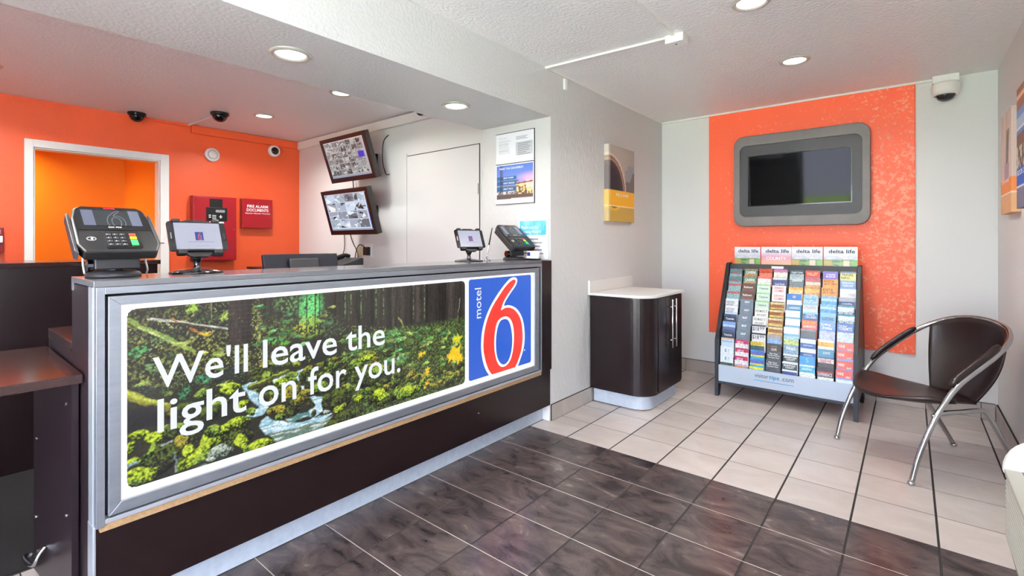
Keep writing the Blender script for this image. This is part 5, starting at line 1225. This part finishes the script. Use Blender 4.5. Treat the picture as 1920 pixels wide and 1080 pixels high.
for k in range(13): B().prism([(AX + 0.012, 0.252 + k * 0.017), (AX + 0.007, 0.255 + k * 0.017), (AX + 0.007, 0.260 + k * 0.017), (AX + 0.012, 0.264 + k * 0.017)], 'y', AY0 + 0.01, AY1 - 0.01).obj('louvre', 'cream', ac, world=True)

# ------------------------------------------------------------------ brochure rack
RX0, RX1, RYF = -1.255, -0.282, 4.205
rk = thing('brochure_rack', ((RX0 + RX1) / 2, 4.45, 0), 'dark floor-standing brochure rack in front of the orange panel', 'rack')
side = [(RYF, 0.0), (RYF, 0.475), (4.530, 1.095), (4.62, 1.095), (4.84, 0.475), (4.84, 0.0), (4.74, 0.0), (4.70, 0.12), (RYF + 0.10, 0.12), (RYF + 0.05, 0.0)]
for x in (RX0, RX1 - 0.026):
    sp = B().prism(side, 'x', x, x + 0.026).obj('side_panel', 'rack_black', rk, world=True, bevel=0.002)
    B().prism([(RYF - 0.001, 0.002), (RYF - 0.001, 0.472), (RYF + 0.028, 0.472), (RYF + 0.028, 0.002)], 'x', x - 0.001, x + 0.027).obj('edge_cover', 'rack_navy', sp, world=True)
ix0, ix1 = RX0 + 0.026, RX1 - 0.026
B().prism([(4.365, 0.475), (4.618, 1.058), (4.630, 1.058), (4.377, 0.475)], 'x', ix0, ix1).obj('back_board', 'rack_black', rk, world=True)
B().box(ix0, ix1, 4.36, 4.372, 0.12, 0.478).obj('lower_back_board', 'rack_black', rk, world=True)
B().box(ix0, ix1, RYF + 0.004, 4.372, 0.105, 0.125).obj('bottom_board', 'rack_navy', rk, world=True, bevel=0.002)
B().box(ix0, ix1, 4.555, 4.575, 1.035, 1.085).obj('header_bar', 'rack_black', rk, world=True, bevel=0.002)
lb = B().box(-0.90, -0.81, 4.5535, 4.556, 1.052, 1.072).obj('header_label', 'paper', rk, world=True)
# column dividers
NC = 8; cw = (ix1 - ix0) / NC
for k in range(1, NC):
    x = ix0 + k * cw
    B().prism([(4.30, 0.126), (4.36, 0.126), (4.36, 0.475), (4.580, 1.020), (4.548, 1.020), (4.315, 0.49)], 'x', x - 0.0015, x + 0.0015).obj('divider', 'rack_black', rk, world=True)
B().box(ix0 + 0.002, ix1 - 0.002, RYF + 0.004, RYF + 0.008, 0.128, 0.262).obj('acrylic_front', 'acrylic', rk, world=True)
letters([('visitor', (-0.952, RYF + 0.0034, 0.206), (1, 0, 0), UP, 0.098, 0.030), ('.com', (-0.765, RYF + 0.0034, 0.206), (1, 0, 0), UP, 0.085, 0.024)], 'acrylic_lettering', 'dark_ink', rk, world=True)
letters([('tips', (-0.850, RYF + 0.0034, 0.198), (1, 0, 0), UP, 0.072, 0.038, 0.02)], 'acrylic_lettering', 'blue_ink', rk, world=True)
B().box(-0.96, -0.68, RYF + 0.0030, RYF + 0.0036, 0.180, 0.184).obj('acrylic_strapline', 'blue_ink', rk, world=True)

NR = 13
def slot(r):                      # top edge of the leaflet in row r: (y, z, lean)
    if r <= 8:
        f = r / 8.0; return (4.537 - 0.262 * f, 1.046 - 0.500 * f, (0.20, 0.20, 0.20, 0.20, 0.20, 0.20, 0.17, 0.12, 0.06)[r])
    k = r - 8; return (4.275 - 0.0135 * k, 0.546 - 0.0655 * k, 0.05)
BW, BH, BT = 0.100, 0.150, 0.006
VIS = 0.066
def leaflet_mesh(stripes, seed, photo):
    """stripes from the top: (height share of the visible part, colour)"""
    nx, ny = 10, 12; rs = np.random.RandomState(seed); vs, fs, cs = [], [], []
    def colour(fx, fy):
        a = 0.0
        for h_, c_ in stripes:
            a += h_
            if fy < a: break
        return c_
    for j in range(ny):
        z1, z0 = (1 - j / ny), (1 - (j + 1) / ny)
        f0 = (j + 0.5) / ny; fy = f0 * 1.15
        for i in range(nx):
            c_ = rgb(colour(i / nx, fy)).copy()
            if photo: c_ = np.clip(c_ * (0.84 + 0.30 * rs.rand()), 0, 1)
            else: c_ = np.clip(c_ * (0.96 + 0.08 * rs.rand()), 0, 1)
            a, b_ = -BW / 2 + BW * i / nx, -BW / 2 + BW * (i + 1) / nx
            zt, zb = -VIS * 1.15 * (j / ny), -VIS * 1.15 * ((j + 1) / ny)
            n = len(vs); vs += [(a, 0, zb), (b_, 0, zb), (b_, 0, zt), (a, 0, zt)]; fs.append((n, n + 1, n + 2, n + 3)); cs += [c_] * 4
    last = rgb(stripes[-1][1]); zb = -VIS * 1.15; pw = np.array([0.9, 0.9, 0.92])
    def q(p, col):
        n = len(vs); vs.extend(p); fs.append((n, n + 1, n + 2, n + 3)); cs.extend([col] * 4)
    h_ = BW / 2
    q([(-h_, 0, -BH), (h_, 0, -BH), (h_, 0, zb), (-h_, 0, zb)], last)
    q([(h_, BT, -BH), (-h_, BT, -BH), (-h_, BT, 0), (h_, BT, 0)], pw); q([(-h_, 0, 0), (h_, 0, 0), (h_, BT, 0), (-h_, BT, 0)], pw)
    q([(-h_, BT, -BH), (-h_, 0, -BH), (-h_, 0, 0), (-h_, BT, 0)], pw); q([(h_, 0, -BH), (h_, BT, -BH), (h_, BT, 0), (h_, 0, 0)], pw); q([(-h_, BT, -BH), (h_, BT, -BH), (h_, 0, -BH), (-h_, 0, -BH)], pw)
    me = bpy.data.meshes.new('brochure'); me.from_pydata(vs, [], fs)
    a = me.color_attributes.new('Ink', 'FLOAT_COLOR', 'POINT'); c4 = np.ones((len(vs), 4), np.float32); c4[:, :3] = s2l_np(np.array(cs)); a.data.foreach_set('color', c4.reshape(-1))
    me.materials.append(M['print_gloss']); me.update(); return me
# kind of leaflet: description, stripes, photo?, lettering [(text, x0, x1, z0, z1 as shares, ink)]
W_, D_, N_ = 'white_ink', 'dark_ink', 'grey_ink'
red_ink = mat('red lettering', 'B32A2E', 0.6); brown_ink = mat('brown lettering', '5A3A28', 0.6); M['red_ink'] = red_ink; M['brown_ink'] = brown_ink
K = {
 'rio': ('teal grey brochure with red title', [(0.2, '5F7A80'), (0.5, '51707A'), (0.5, '7E9DA2')], 1, [('RION', .22, .72, .30, .60, 'red_ink')]),
 'tealred': ('blue green brochure with a red band', [(0.12, '7F9EA0'), (0.3, 'B05A60'), (0.9, '86A9AE')], 1, []),
 'histo': ('white history brochure with bold black title', [(0.8, 'DDE2EA'), (0.4, 'C7CEDA')], 0, [('HISTORIC', .08, .74, .42, .72, D_), ('HISTORY', .08, .66, .12, .38, D_)]),
 'navy': ('dark navy brochure with small white title', [(0.3, '2A4570'), (0.9, '1E2C46')], 0, [('Yosemite', .15, .8, .30, .58, W_)]),
 'peak': ('blue sky and mountain brochure', [(0.35, '6E92D0'), (0.3, 'A9BEDD'), (0.6, '4A5A84')], 1, []),
 'bank': ('pale blue and cream brochure with slate title', [(0.2, 'D3B79A'), (0.9, 'BCD2EA')], 0, [('Riverbank', .08, .9, .44, .74, N_)]),
 'white2': ('white brochure with two small green pictures', [(1.2, 'DCE6EC')], 0, [('B', .35, .48, .30, .70, 'blue_ink'), ('!', .62, .68, .30, .66, N_)]),
 'green': ('dark green and grey landscape brochure', [(0.3, '3F5349'), (0.3, '7A8D86'), (0.6, 'C6D3DC')], 1, []),
 'cave': ('green and brown cavern brochure with white title', [(0.15, 'A07A50'), (0.5, '4F8072'), (0.2, 'B08A5C'), (0.4, '5E7466')], 1, [('CAVERNS', .12, .88, .36, .70, W_)]),
 'brown': ('brown railroad brochure with white title', [(0.7, '5E4038'), (0.5, '71544A')], 0, [('Railtown', .15, .85, .40, .68, W_)]),
 'slate': ('slate grey brochure with a white title block', [(1.2, '6C7C8C')], 0, [('MAP', .35, .72, .52, .80, W_), ('VISIT', .35, .68, .22, .40, N_)]),
 'mag': ('white and magenta brochure with small pictures', [(0.45, 'B02E5A'), (0.7, 'DCD9DF')], 1, [('VISIT US', .15, .62, .50, .80, W_)]),
 'food': ('brochure with a plate of food picture', [(0.2, 'B9A9C0'), (0.5, 'B07C55'), (0.5, '8A9A6A')], 1, []),
 'redor': ('red and orange brochure', [(0.6, 'C5482C'), (0.6, 'E0705A')], 1, [('Murphys', .2, .8, .42, .76, 'brown_ink')]),
 'palered': ('pale brochure with a red top', [(0.25, 'D46A60'), (0.9, 'D9DCDD')], 1, []),
 'mint': ('pale mint brochure with green top edge', [(0.22, '9DC08E'), (1.0, 'C3DDCB')], 0, [('Calaveras', .2, .85, .34, .58, D_)]),
 'walls': ('white brochure with spaced black capitals', [(1.2, 'E3E4DE')], 0, [('WE MAKE IT', .06, .94, .52, .84, D_), ('AN EASY', .14, .86, .06, .34, D_)]),
 'price': ('white price brochure reading 18.99', [(0.2, '2F3036'), (0.9, 'DCDEE2')], 0, [('$18', .04, .52, .20, .74, D_), ('99', .56, .90, .40, .78, D_)]),
 'yelnav': ('yellow and navy brochure', [(0.45, 'E3CC3A'), (0.8, '2D4A5C')], 1, [('GOLD', .1, .8, .62, .92, D_)]),
 'bluey': ('blue and purple brochure with yellow strip', [(0.15, '3E86C6'), (0.4, '5D66BE'), (0.25, 'D8CF3E'), (0.5, '3AA0C8')], 1, []),
 'cyan': ('bright cyan brochure', [(0.3, 'D8CF3E'), (0.9, '4FB4DA')], 1, []),
 'pink': ('pink and white brochure with yellow fruit', [(0.4, 'B06A98'), (0.6, 'E4DFD2'), (0.3, 'C9C08A')], 1, []),
 'vee': ('navy and white chevron brochure', [(0.3, 'C9D0DC'), (0.9, '3D4C80')], 0, [('Gold Rush', .15, .85, .06, .30, W_)]),
 'pinktext': ('white brochure with pale red lines of text', [(1.2, 'E4E0E2')], 0, [('DINING', .15, .85, .56, .82, 'red_ink'), ('COLUMBIA', .15, .85, .20, .46, 'red_ink')]),
 'burger': ('tan brochure with burger picture and dark border', [(0.12, '33301F'), (0.25, 'CDBB84'), (0.4, '9A5A22'), (0.5, 'C8AC52')], 1, [('BURGERS', .2, .82, .40, .66, 'brown_ink')]),
 'greyblue': ('grey and blue coast brochure', [(0.5, '9C948E'), (0.7, '7FA3CF')], 1, []),
 'darkb': ('dark brown brochure with grey title', [(1.2, '4A3F3C')], 0, [('TASTE', .28, .72, .56, .74, N_), ('OLIVE', .3, .7, .18, .46, W_)]),
 'family': ('charcoal brochure with three lines of white text', [(1.2, '454B55')], 0, [('Plan Your', .2, .8, .66, .84, W_), ('Family History', .08, .92, .42, .60, W_), ('Society Day', .12, .88, .18, .36, W_)]),
 'charp': ('charcoal brochure with a row of photographs', [(0.4, '454B55'), (0.8, 'AEB6B4')], 1, []),
 'teald': ('dark teal brochure with pale title', [(0.5, '35505E'), (0.7, '9FB0B8')], 1, [('Angels Camp', .1, .9, .56, .84, W_)]),
 'mount': ('grey mountain brochure', [(0.3, 'AEBFC6'), (0.9, '6E7C82')], 1, [('SIERRA', .2, .9, .52, .78, W_)]),
 'sunset': ('orange sunset brochure', [(0.2, '7A8488'), (0.3, 'E0A050'), (0.7, 'EAC68A')], 1, []),
 'bluew': ('blue brochure with white lower band', [(0.75, '2E72BE'), (0.5, 'E2E8EE')], 0, [('10', .4, .6, .46, .78, W_)]),
 'tealb': ('teal blue brochure', [(0.3, 'CFE2EA'), (0.9, '3E80A8')], 0, [('LAKESIDE', .12, .88, .20, .46, W_)]),
 'whiteteal': ('white brochure with thin teal stripe', [(0.75, 'E3ECF0'), (0.3, '6FA9C6'), (0.2, 'E3ECF0')], 0, []),
 'limew': ('lime and aqua brochure', [(0.4, '9CC6CC'), (0.8, 'B9C478')], 1, []),
 'bluegrey': ('blue grey brochure with pale title', [(1.2, '7F9FB8')], 1, [('PINES', .2, .8, .40, .72, W_)]),
 'marip': ('white brochure with navy title block', [(0.2, 'DDE4E8'), (0.65, '27434C'), (0.4, 'DDE4E8')], 0, [('MARIPOSA', .10, .90, .52, .74, W_), ('COUNTY', .22, .80, .28, .48, W_)]),
 'marin': ('navy and white brochure', [(0.5, '2F4A8C'), (0.7, 'C9D6E4')], 1, []),
 'valley': ('red valley brochure with pale title', [(0.75, 'C2413C'), (0.5, 'A06070')], 0, [('VALLEY', .10, .86, .40, .80, 'sand')]),
 'rose': ('rose and cream landscape brochure', [(0.35, 'BC6468'), (0.4, 'D9CDBE'), (0.5, 'C8A070')], 1, []),
 'gold': ('golden sunset brochure', [(0.3, 'B98A52'), (0.4, 'E2B060'), (0.5, 'C8986C')], 1, []),
 'aqua': ('pale blue brochure with blue script', [(1.2, '9DC0E2')], 1, [('Boating', .12, .84, .34, .66, 'blue_ink')]),
 'cruw': ('white cruise brochure with grey title', [(0.2, '8EB8D2'), (0.9, 'D3DCE2')], 0, [('CRUISES', .06, .90, .36, .70, N_)]),
 'crub': ('deep blue cruise brochure with white title', [(0.15, '7CC0DC'), (1.0, '1E5F9E')], 0, [('CRUISES', .12, .90, .28, .56, W_), ('HARBOR', .2, .8, .62, .80, W_)]),
 'off': ('orange discount brochure with yellow title', [(0.55, 'D8603A'), (0.7, 'C0502F')], 0, [('$5.00 OFF', .08, .90, .56, .84, 'sun'), ('ADMISSION', .08, .90, .14, .42, W_)]),
 'grit': ('dark grey brochure', [(0.2, '8A8E90'), (1.0, '43474C')], 1, []),
 'hex': ('royal blue brochure with white hexagon', [(0.1, '245BA6'), (0.45, 'D2E0EC'), (0.8, '1F4F98')], 0, [('SAVE NOW', .2, .8, .10, .24, W_)]),
 'swirl': ('azure brochure with a green swirl', [(1.2, '3F92D8')], 0, [('S', .42, .60, .34, .78, 'mintink')]),
 'dolph': ('turquoise and white brochure', [(0.15, 'CFE4EC'), (0.75, '4FAED0'), (0.4, 'DCE8EC')], 1, [('DOLPHIN', .2, .8, .40, .64, W_)]),
 'diag': ('pale white and grey brochure', [(0.5, 'D6E2DC'), (0.7, 'A9C0CC')], 1, []),
 'purple': ('purple brochure with white title', [(1.2, '7A6CBC')], 0, [('CHINESE', .22, .82, .52, .72, W_), ('MUSEUM', .22, .82, .26, .46, W_)]),
 'boat': ('orange boat and jet ski brochure with dark capitals', [(1.2, 'E59A55')], 0, [('BOAT &', .08, .74, .62, .90, 'brown_ink'), ('JET SKI', .08, .90, .26, .54, 'brown_ink')]),
 'skyw': ('blue water and sky brochure', [(0.3, '7FB4E2'), (0.3, 'A9CCEA'), (0.6, '5B97D0')], 1, []),
 'sled': ('sky blue sledding brochure with navy title', [(0.5, '84B6DE'), (0.7, '6FA6D2')], 0, [('SLEDDING', .12, .86, .14, .50, D_)]),
 'rolling': ('periwinkle brochure with white script', [(1.2, '6E94DA')], 1, [('Rolling', .1, .7, .56, .86, W_), ('Hills', .2, .8, .16, .46, W_)]),
 'lav': ('lavender brochure', [(1.2, 'A9B2D8')], 1, []),
 'jelly': ('cream brochure with orange sweets', [(0.25, 'E6E2D2'), (0.5, 'DFA040'), (0.6, 'E8E4D8')], 1, []),
 'tealc': ('teal brochure with pale title', [(0.9, '3F86AC'), (0.3, '27506E')], 0, [('COVE', .3, .75, .46, .72, W_)]),
 'redw': ('white and red striped brochure', [(0.45, 'D6C9CE'), (0.8, '3F3A40')], 1, [('RED HOT', .12, .86, .58, .86, 'red_ink')]),
 'exper': ('black and red brochure with white capitals', [(0.4, '2A2430'), (0.2, 'A8303A'), (0.6, '35303A')], 0, [('EXPERIENCE', .06, .94, .10, .44, W_)]),
 'travel': ('white and yellow travel info brochure', [(0.2, '7F8EA2'), (1.0, 'E8E39A')], 0, [('TRAVEL', .06, .86, .48, .76, D_), ('INFO', .06, .60, .12, .40, D_)]),
 'bltext': ('blue grey brochure with white lines of text', [(1.2, '7F9FC8')], 0, [('REGIONAL', .12, .88, .60, .80, W_), ('GUIDE MAP', .16, .84, .30, .50, W_)]),
 'thou': ('white brochure with slanted grey number', [(1.2, 'E0E8F0')], 0, [('1000', .56, .94, .16, .50, N_)]),
 'mobil': ('grey and navy brochure', [(0.5, '9FA6B6'), (0.8, '274A7C')], 0, [('mobility', .2, .86, .14, .38, W_)]),
 'bay': ('teal and white bay cruise brochure', [(0.2, '3E7F98'), (0.55, 'CFE0E2'), (0.5, '2F6686')], 1, [('BAY CRUISE', .08, .92, .02, .20, W_)]),
 'yose': ('strong blue brochure with white place name', [(1.2, '2F62A8')], 0, [('YOSEMITE', .08, .92, .24, .60, W_), ('The Real', .1, .6, .66, .82, W_)]),
 'palegrey': ('pale grey blue brochure', [(1.2, 'B9C8DA')], 1, []),
 'wine': ('red wine map brochure with white title', [(0.85, 'D25A50'), (0.4, '8E9BD0')], 0, [('WINE', .08, .48, .40, .72, W_), ('MAP', .62, .90, .18, .38, W_)]),
 'ice': ('ice blue brochure with white top', [(0.4, 'D9E6F2'), (0.8, '9FBFE4')], 0, []),
}
M['sand'] = mat('sand lettering', 'E8C8A0', 0.6); M['sun'] = mat('yellow lettering', 'F2C63A', 0.6); M['mintink'] = mat('mint lettering', '8FE0B0', 0.6)
COLS = ['rio rio tealred tealred histo histo navy peak navy bank white2 white2 green', 'cave cave brown brown slate slate slate slate slate mag mag mag food',
        'redor palered mint mint mint walls walls price price yelnav bluey bluey cyan', 'pink vee pinktext pinktext burger burger burger burger greyblue darkb family family charp',
        'teald mount sunset bluew tealb whiteteal whiteteal whiteteal limew bluegrey marip marip marin', 'valley rose gold aqua cruw crub off grit hex hex swirl dolph diag',
        'purple boat boat skyw skyw sled rolling lav jelly tealc redw exper diag', 'travel bltext thou mobil bay bay yose palegrey wine wine wine wine ice']
ORD = ['first', 'second', 'third', 'fourth', 'fifth', 'sixth', 'seventh', 'eighth', 'ninth', 'tenth', 'eleventh', 'twelfth', 'thirteenth']
_bm = {}
rsj = random.Random(4)
for ci, col in enumerate(COLS):
    x = ix0 + (ci + 0.5) * cw
    for r, k in enumerate(col.split()):
        desc, stripes, photo, tx = K[k]
        if k not in _bm: _bm[k] = leaflet_mesh(stripes, len(_bm) + 3, photo)
        y, z, lean = slot(r)
        o = link('brochure', _bm[k], label=f'{desc}, {ORD[ci]} column from cabinet, {ORD[r]} row', category='brochure', group='brochures in the rack pockets')
        o.location = (x + rsj.uniform(-0.004, 0.004), y, z + rsj.uniform(-0.005, 0.003)); o.rotation_euler = (-lean, rsj.uniform(-0.012, 0.012), 0)
        if tx:
            key = ('t', k)
            if key not in _bm:
                byink = {}
                for s_, a, b_, c_, d_, nk in tx: byink.setdefault(nk, []).append((s_, (-BW / 2 + BW * a, -0.0006, -VIS * (1 - c_)), (1, 0, 0), UP, BW * (b_ - a), VIS * (d_ - c_), 0.012))
                _bm[key] = []
                for nk, L_ in byink.items():
                    tmp = letters(L_, 'title', nk, None); _bm[key].append(tmp.data); bpy.data.objects.remove(tmp)
            for me in _bm[key]: link('title', me, o)
# magazines along the top
def mag_img(county, W=60, H=56):
    yy, xx = np.mgrid[0:H, 0:W].astype(float); x, y = xx / W, yy / H; n = fbm(W, H, 8, 4, 41 + county); im = np.zeros((H, W, 3)); im[:] = rgb('DCDDE8')
    k = np.clip((y - 0.25) / 0.35, 0, 1)[..., None]
    if county: im = im * (1 - k) + (rgb('C98AA8') * (1 - np.clip((y - 0.5) * 2, 0, 1)[..., None]) + rgb('E8B088') * np.clip((y - 0.5) * 2, 0, 1)[..., None]) * k
    else:
        im = im * (1 - k) + rgb('A9B0C4') * k; im[(n > 0.55) & (y > 0.3) & (y < 0.68)] = rgb('CFCBD4'); im[(y > 0.66)] = rgb('6F9450'); im[(y > 0.68) & (n > 0.52)] = rgb('3E5A2E'); im[(y > 0.72) & (x < 0.25)] = rgb('A88A3A'); im[(y > 0.70) & (x > 0.58) & (x < 0.76)] = rgb('CDBFA8'); im[(y > 0.7) & (x > 0.8)] = rgb('5E9A2E')
    return np.clip(im, 0, 1)
for k, (u0, u1, county) in enumerate(((1377, 1426, 0), (1427, 1484, 1), (1484, 1543, 0), (1544, 1612, 0))):
    ym = 4.592 - 0.002 * k
    x0, x1 = ony(u0 + 0.5, 480, ym)[0], ony(u1 - 0.5, 480, ym)[0]; x0 = max(x0, ix0 + 0.002); x1 = min(x1, ix1 - 0.002)
    z1 = ony((u0 + u1) / 2, 463, ym)[2]; z0 = 1.028
    lab = ('magazine with pink sunset cover and county title on top of rack' if county else ['magazine with green meadow cover on top of rack, beside the cabinet end', '', 'magazine with green meadow cover on top of rack, next to pink magazine and end one', 'magazine with green meadow cover on top of rack, at the chair end'][k])
    t = thing('magazine', ((x0 + x1) / 2, ym, z0), lab, 'magazine', 'magazines along the rack top')
    B().box(x0, x1, ym, ym + 0.006, z0, z1).obj('pages', 'paper', t, world=True)
    ink('cover', mag_img(county), (x0, ym - 0.0006, 1.086), (1, 0, 0), UP, x1 - x0, z1 - 1.086, 'print_gloss', t, world=True)
    w = x1 - x0
    letters([('delta life', (x0 + w * 0.15, ym - 0.0012, z1 - 0.050), (1, 0, 0), UP, w * 0.78, 0.030, 0.02)], 'title', 'dark_ink', t, world=True)
    if county: letters([('COUNTY', (x0 + w * 0.16, ym - 0.0012, z1 - 0.110), (1, 0, 0), UP, w * 0.68, 0.026, 0.02)], 'subtitle', 'white_ink', t, world=True)
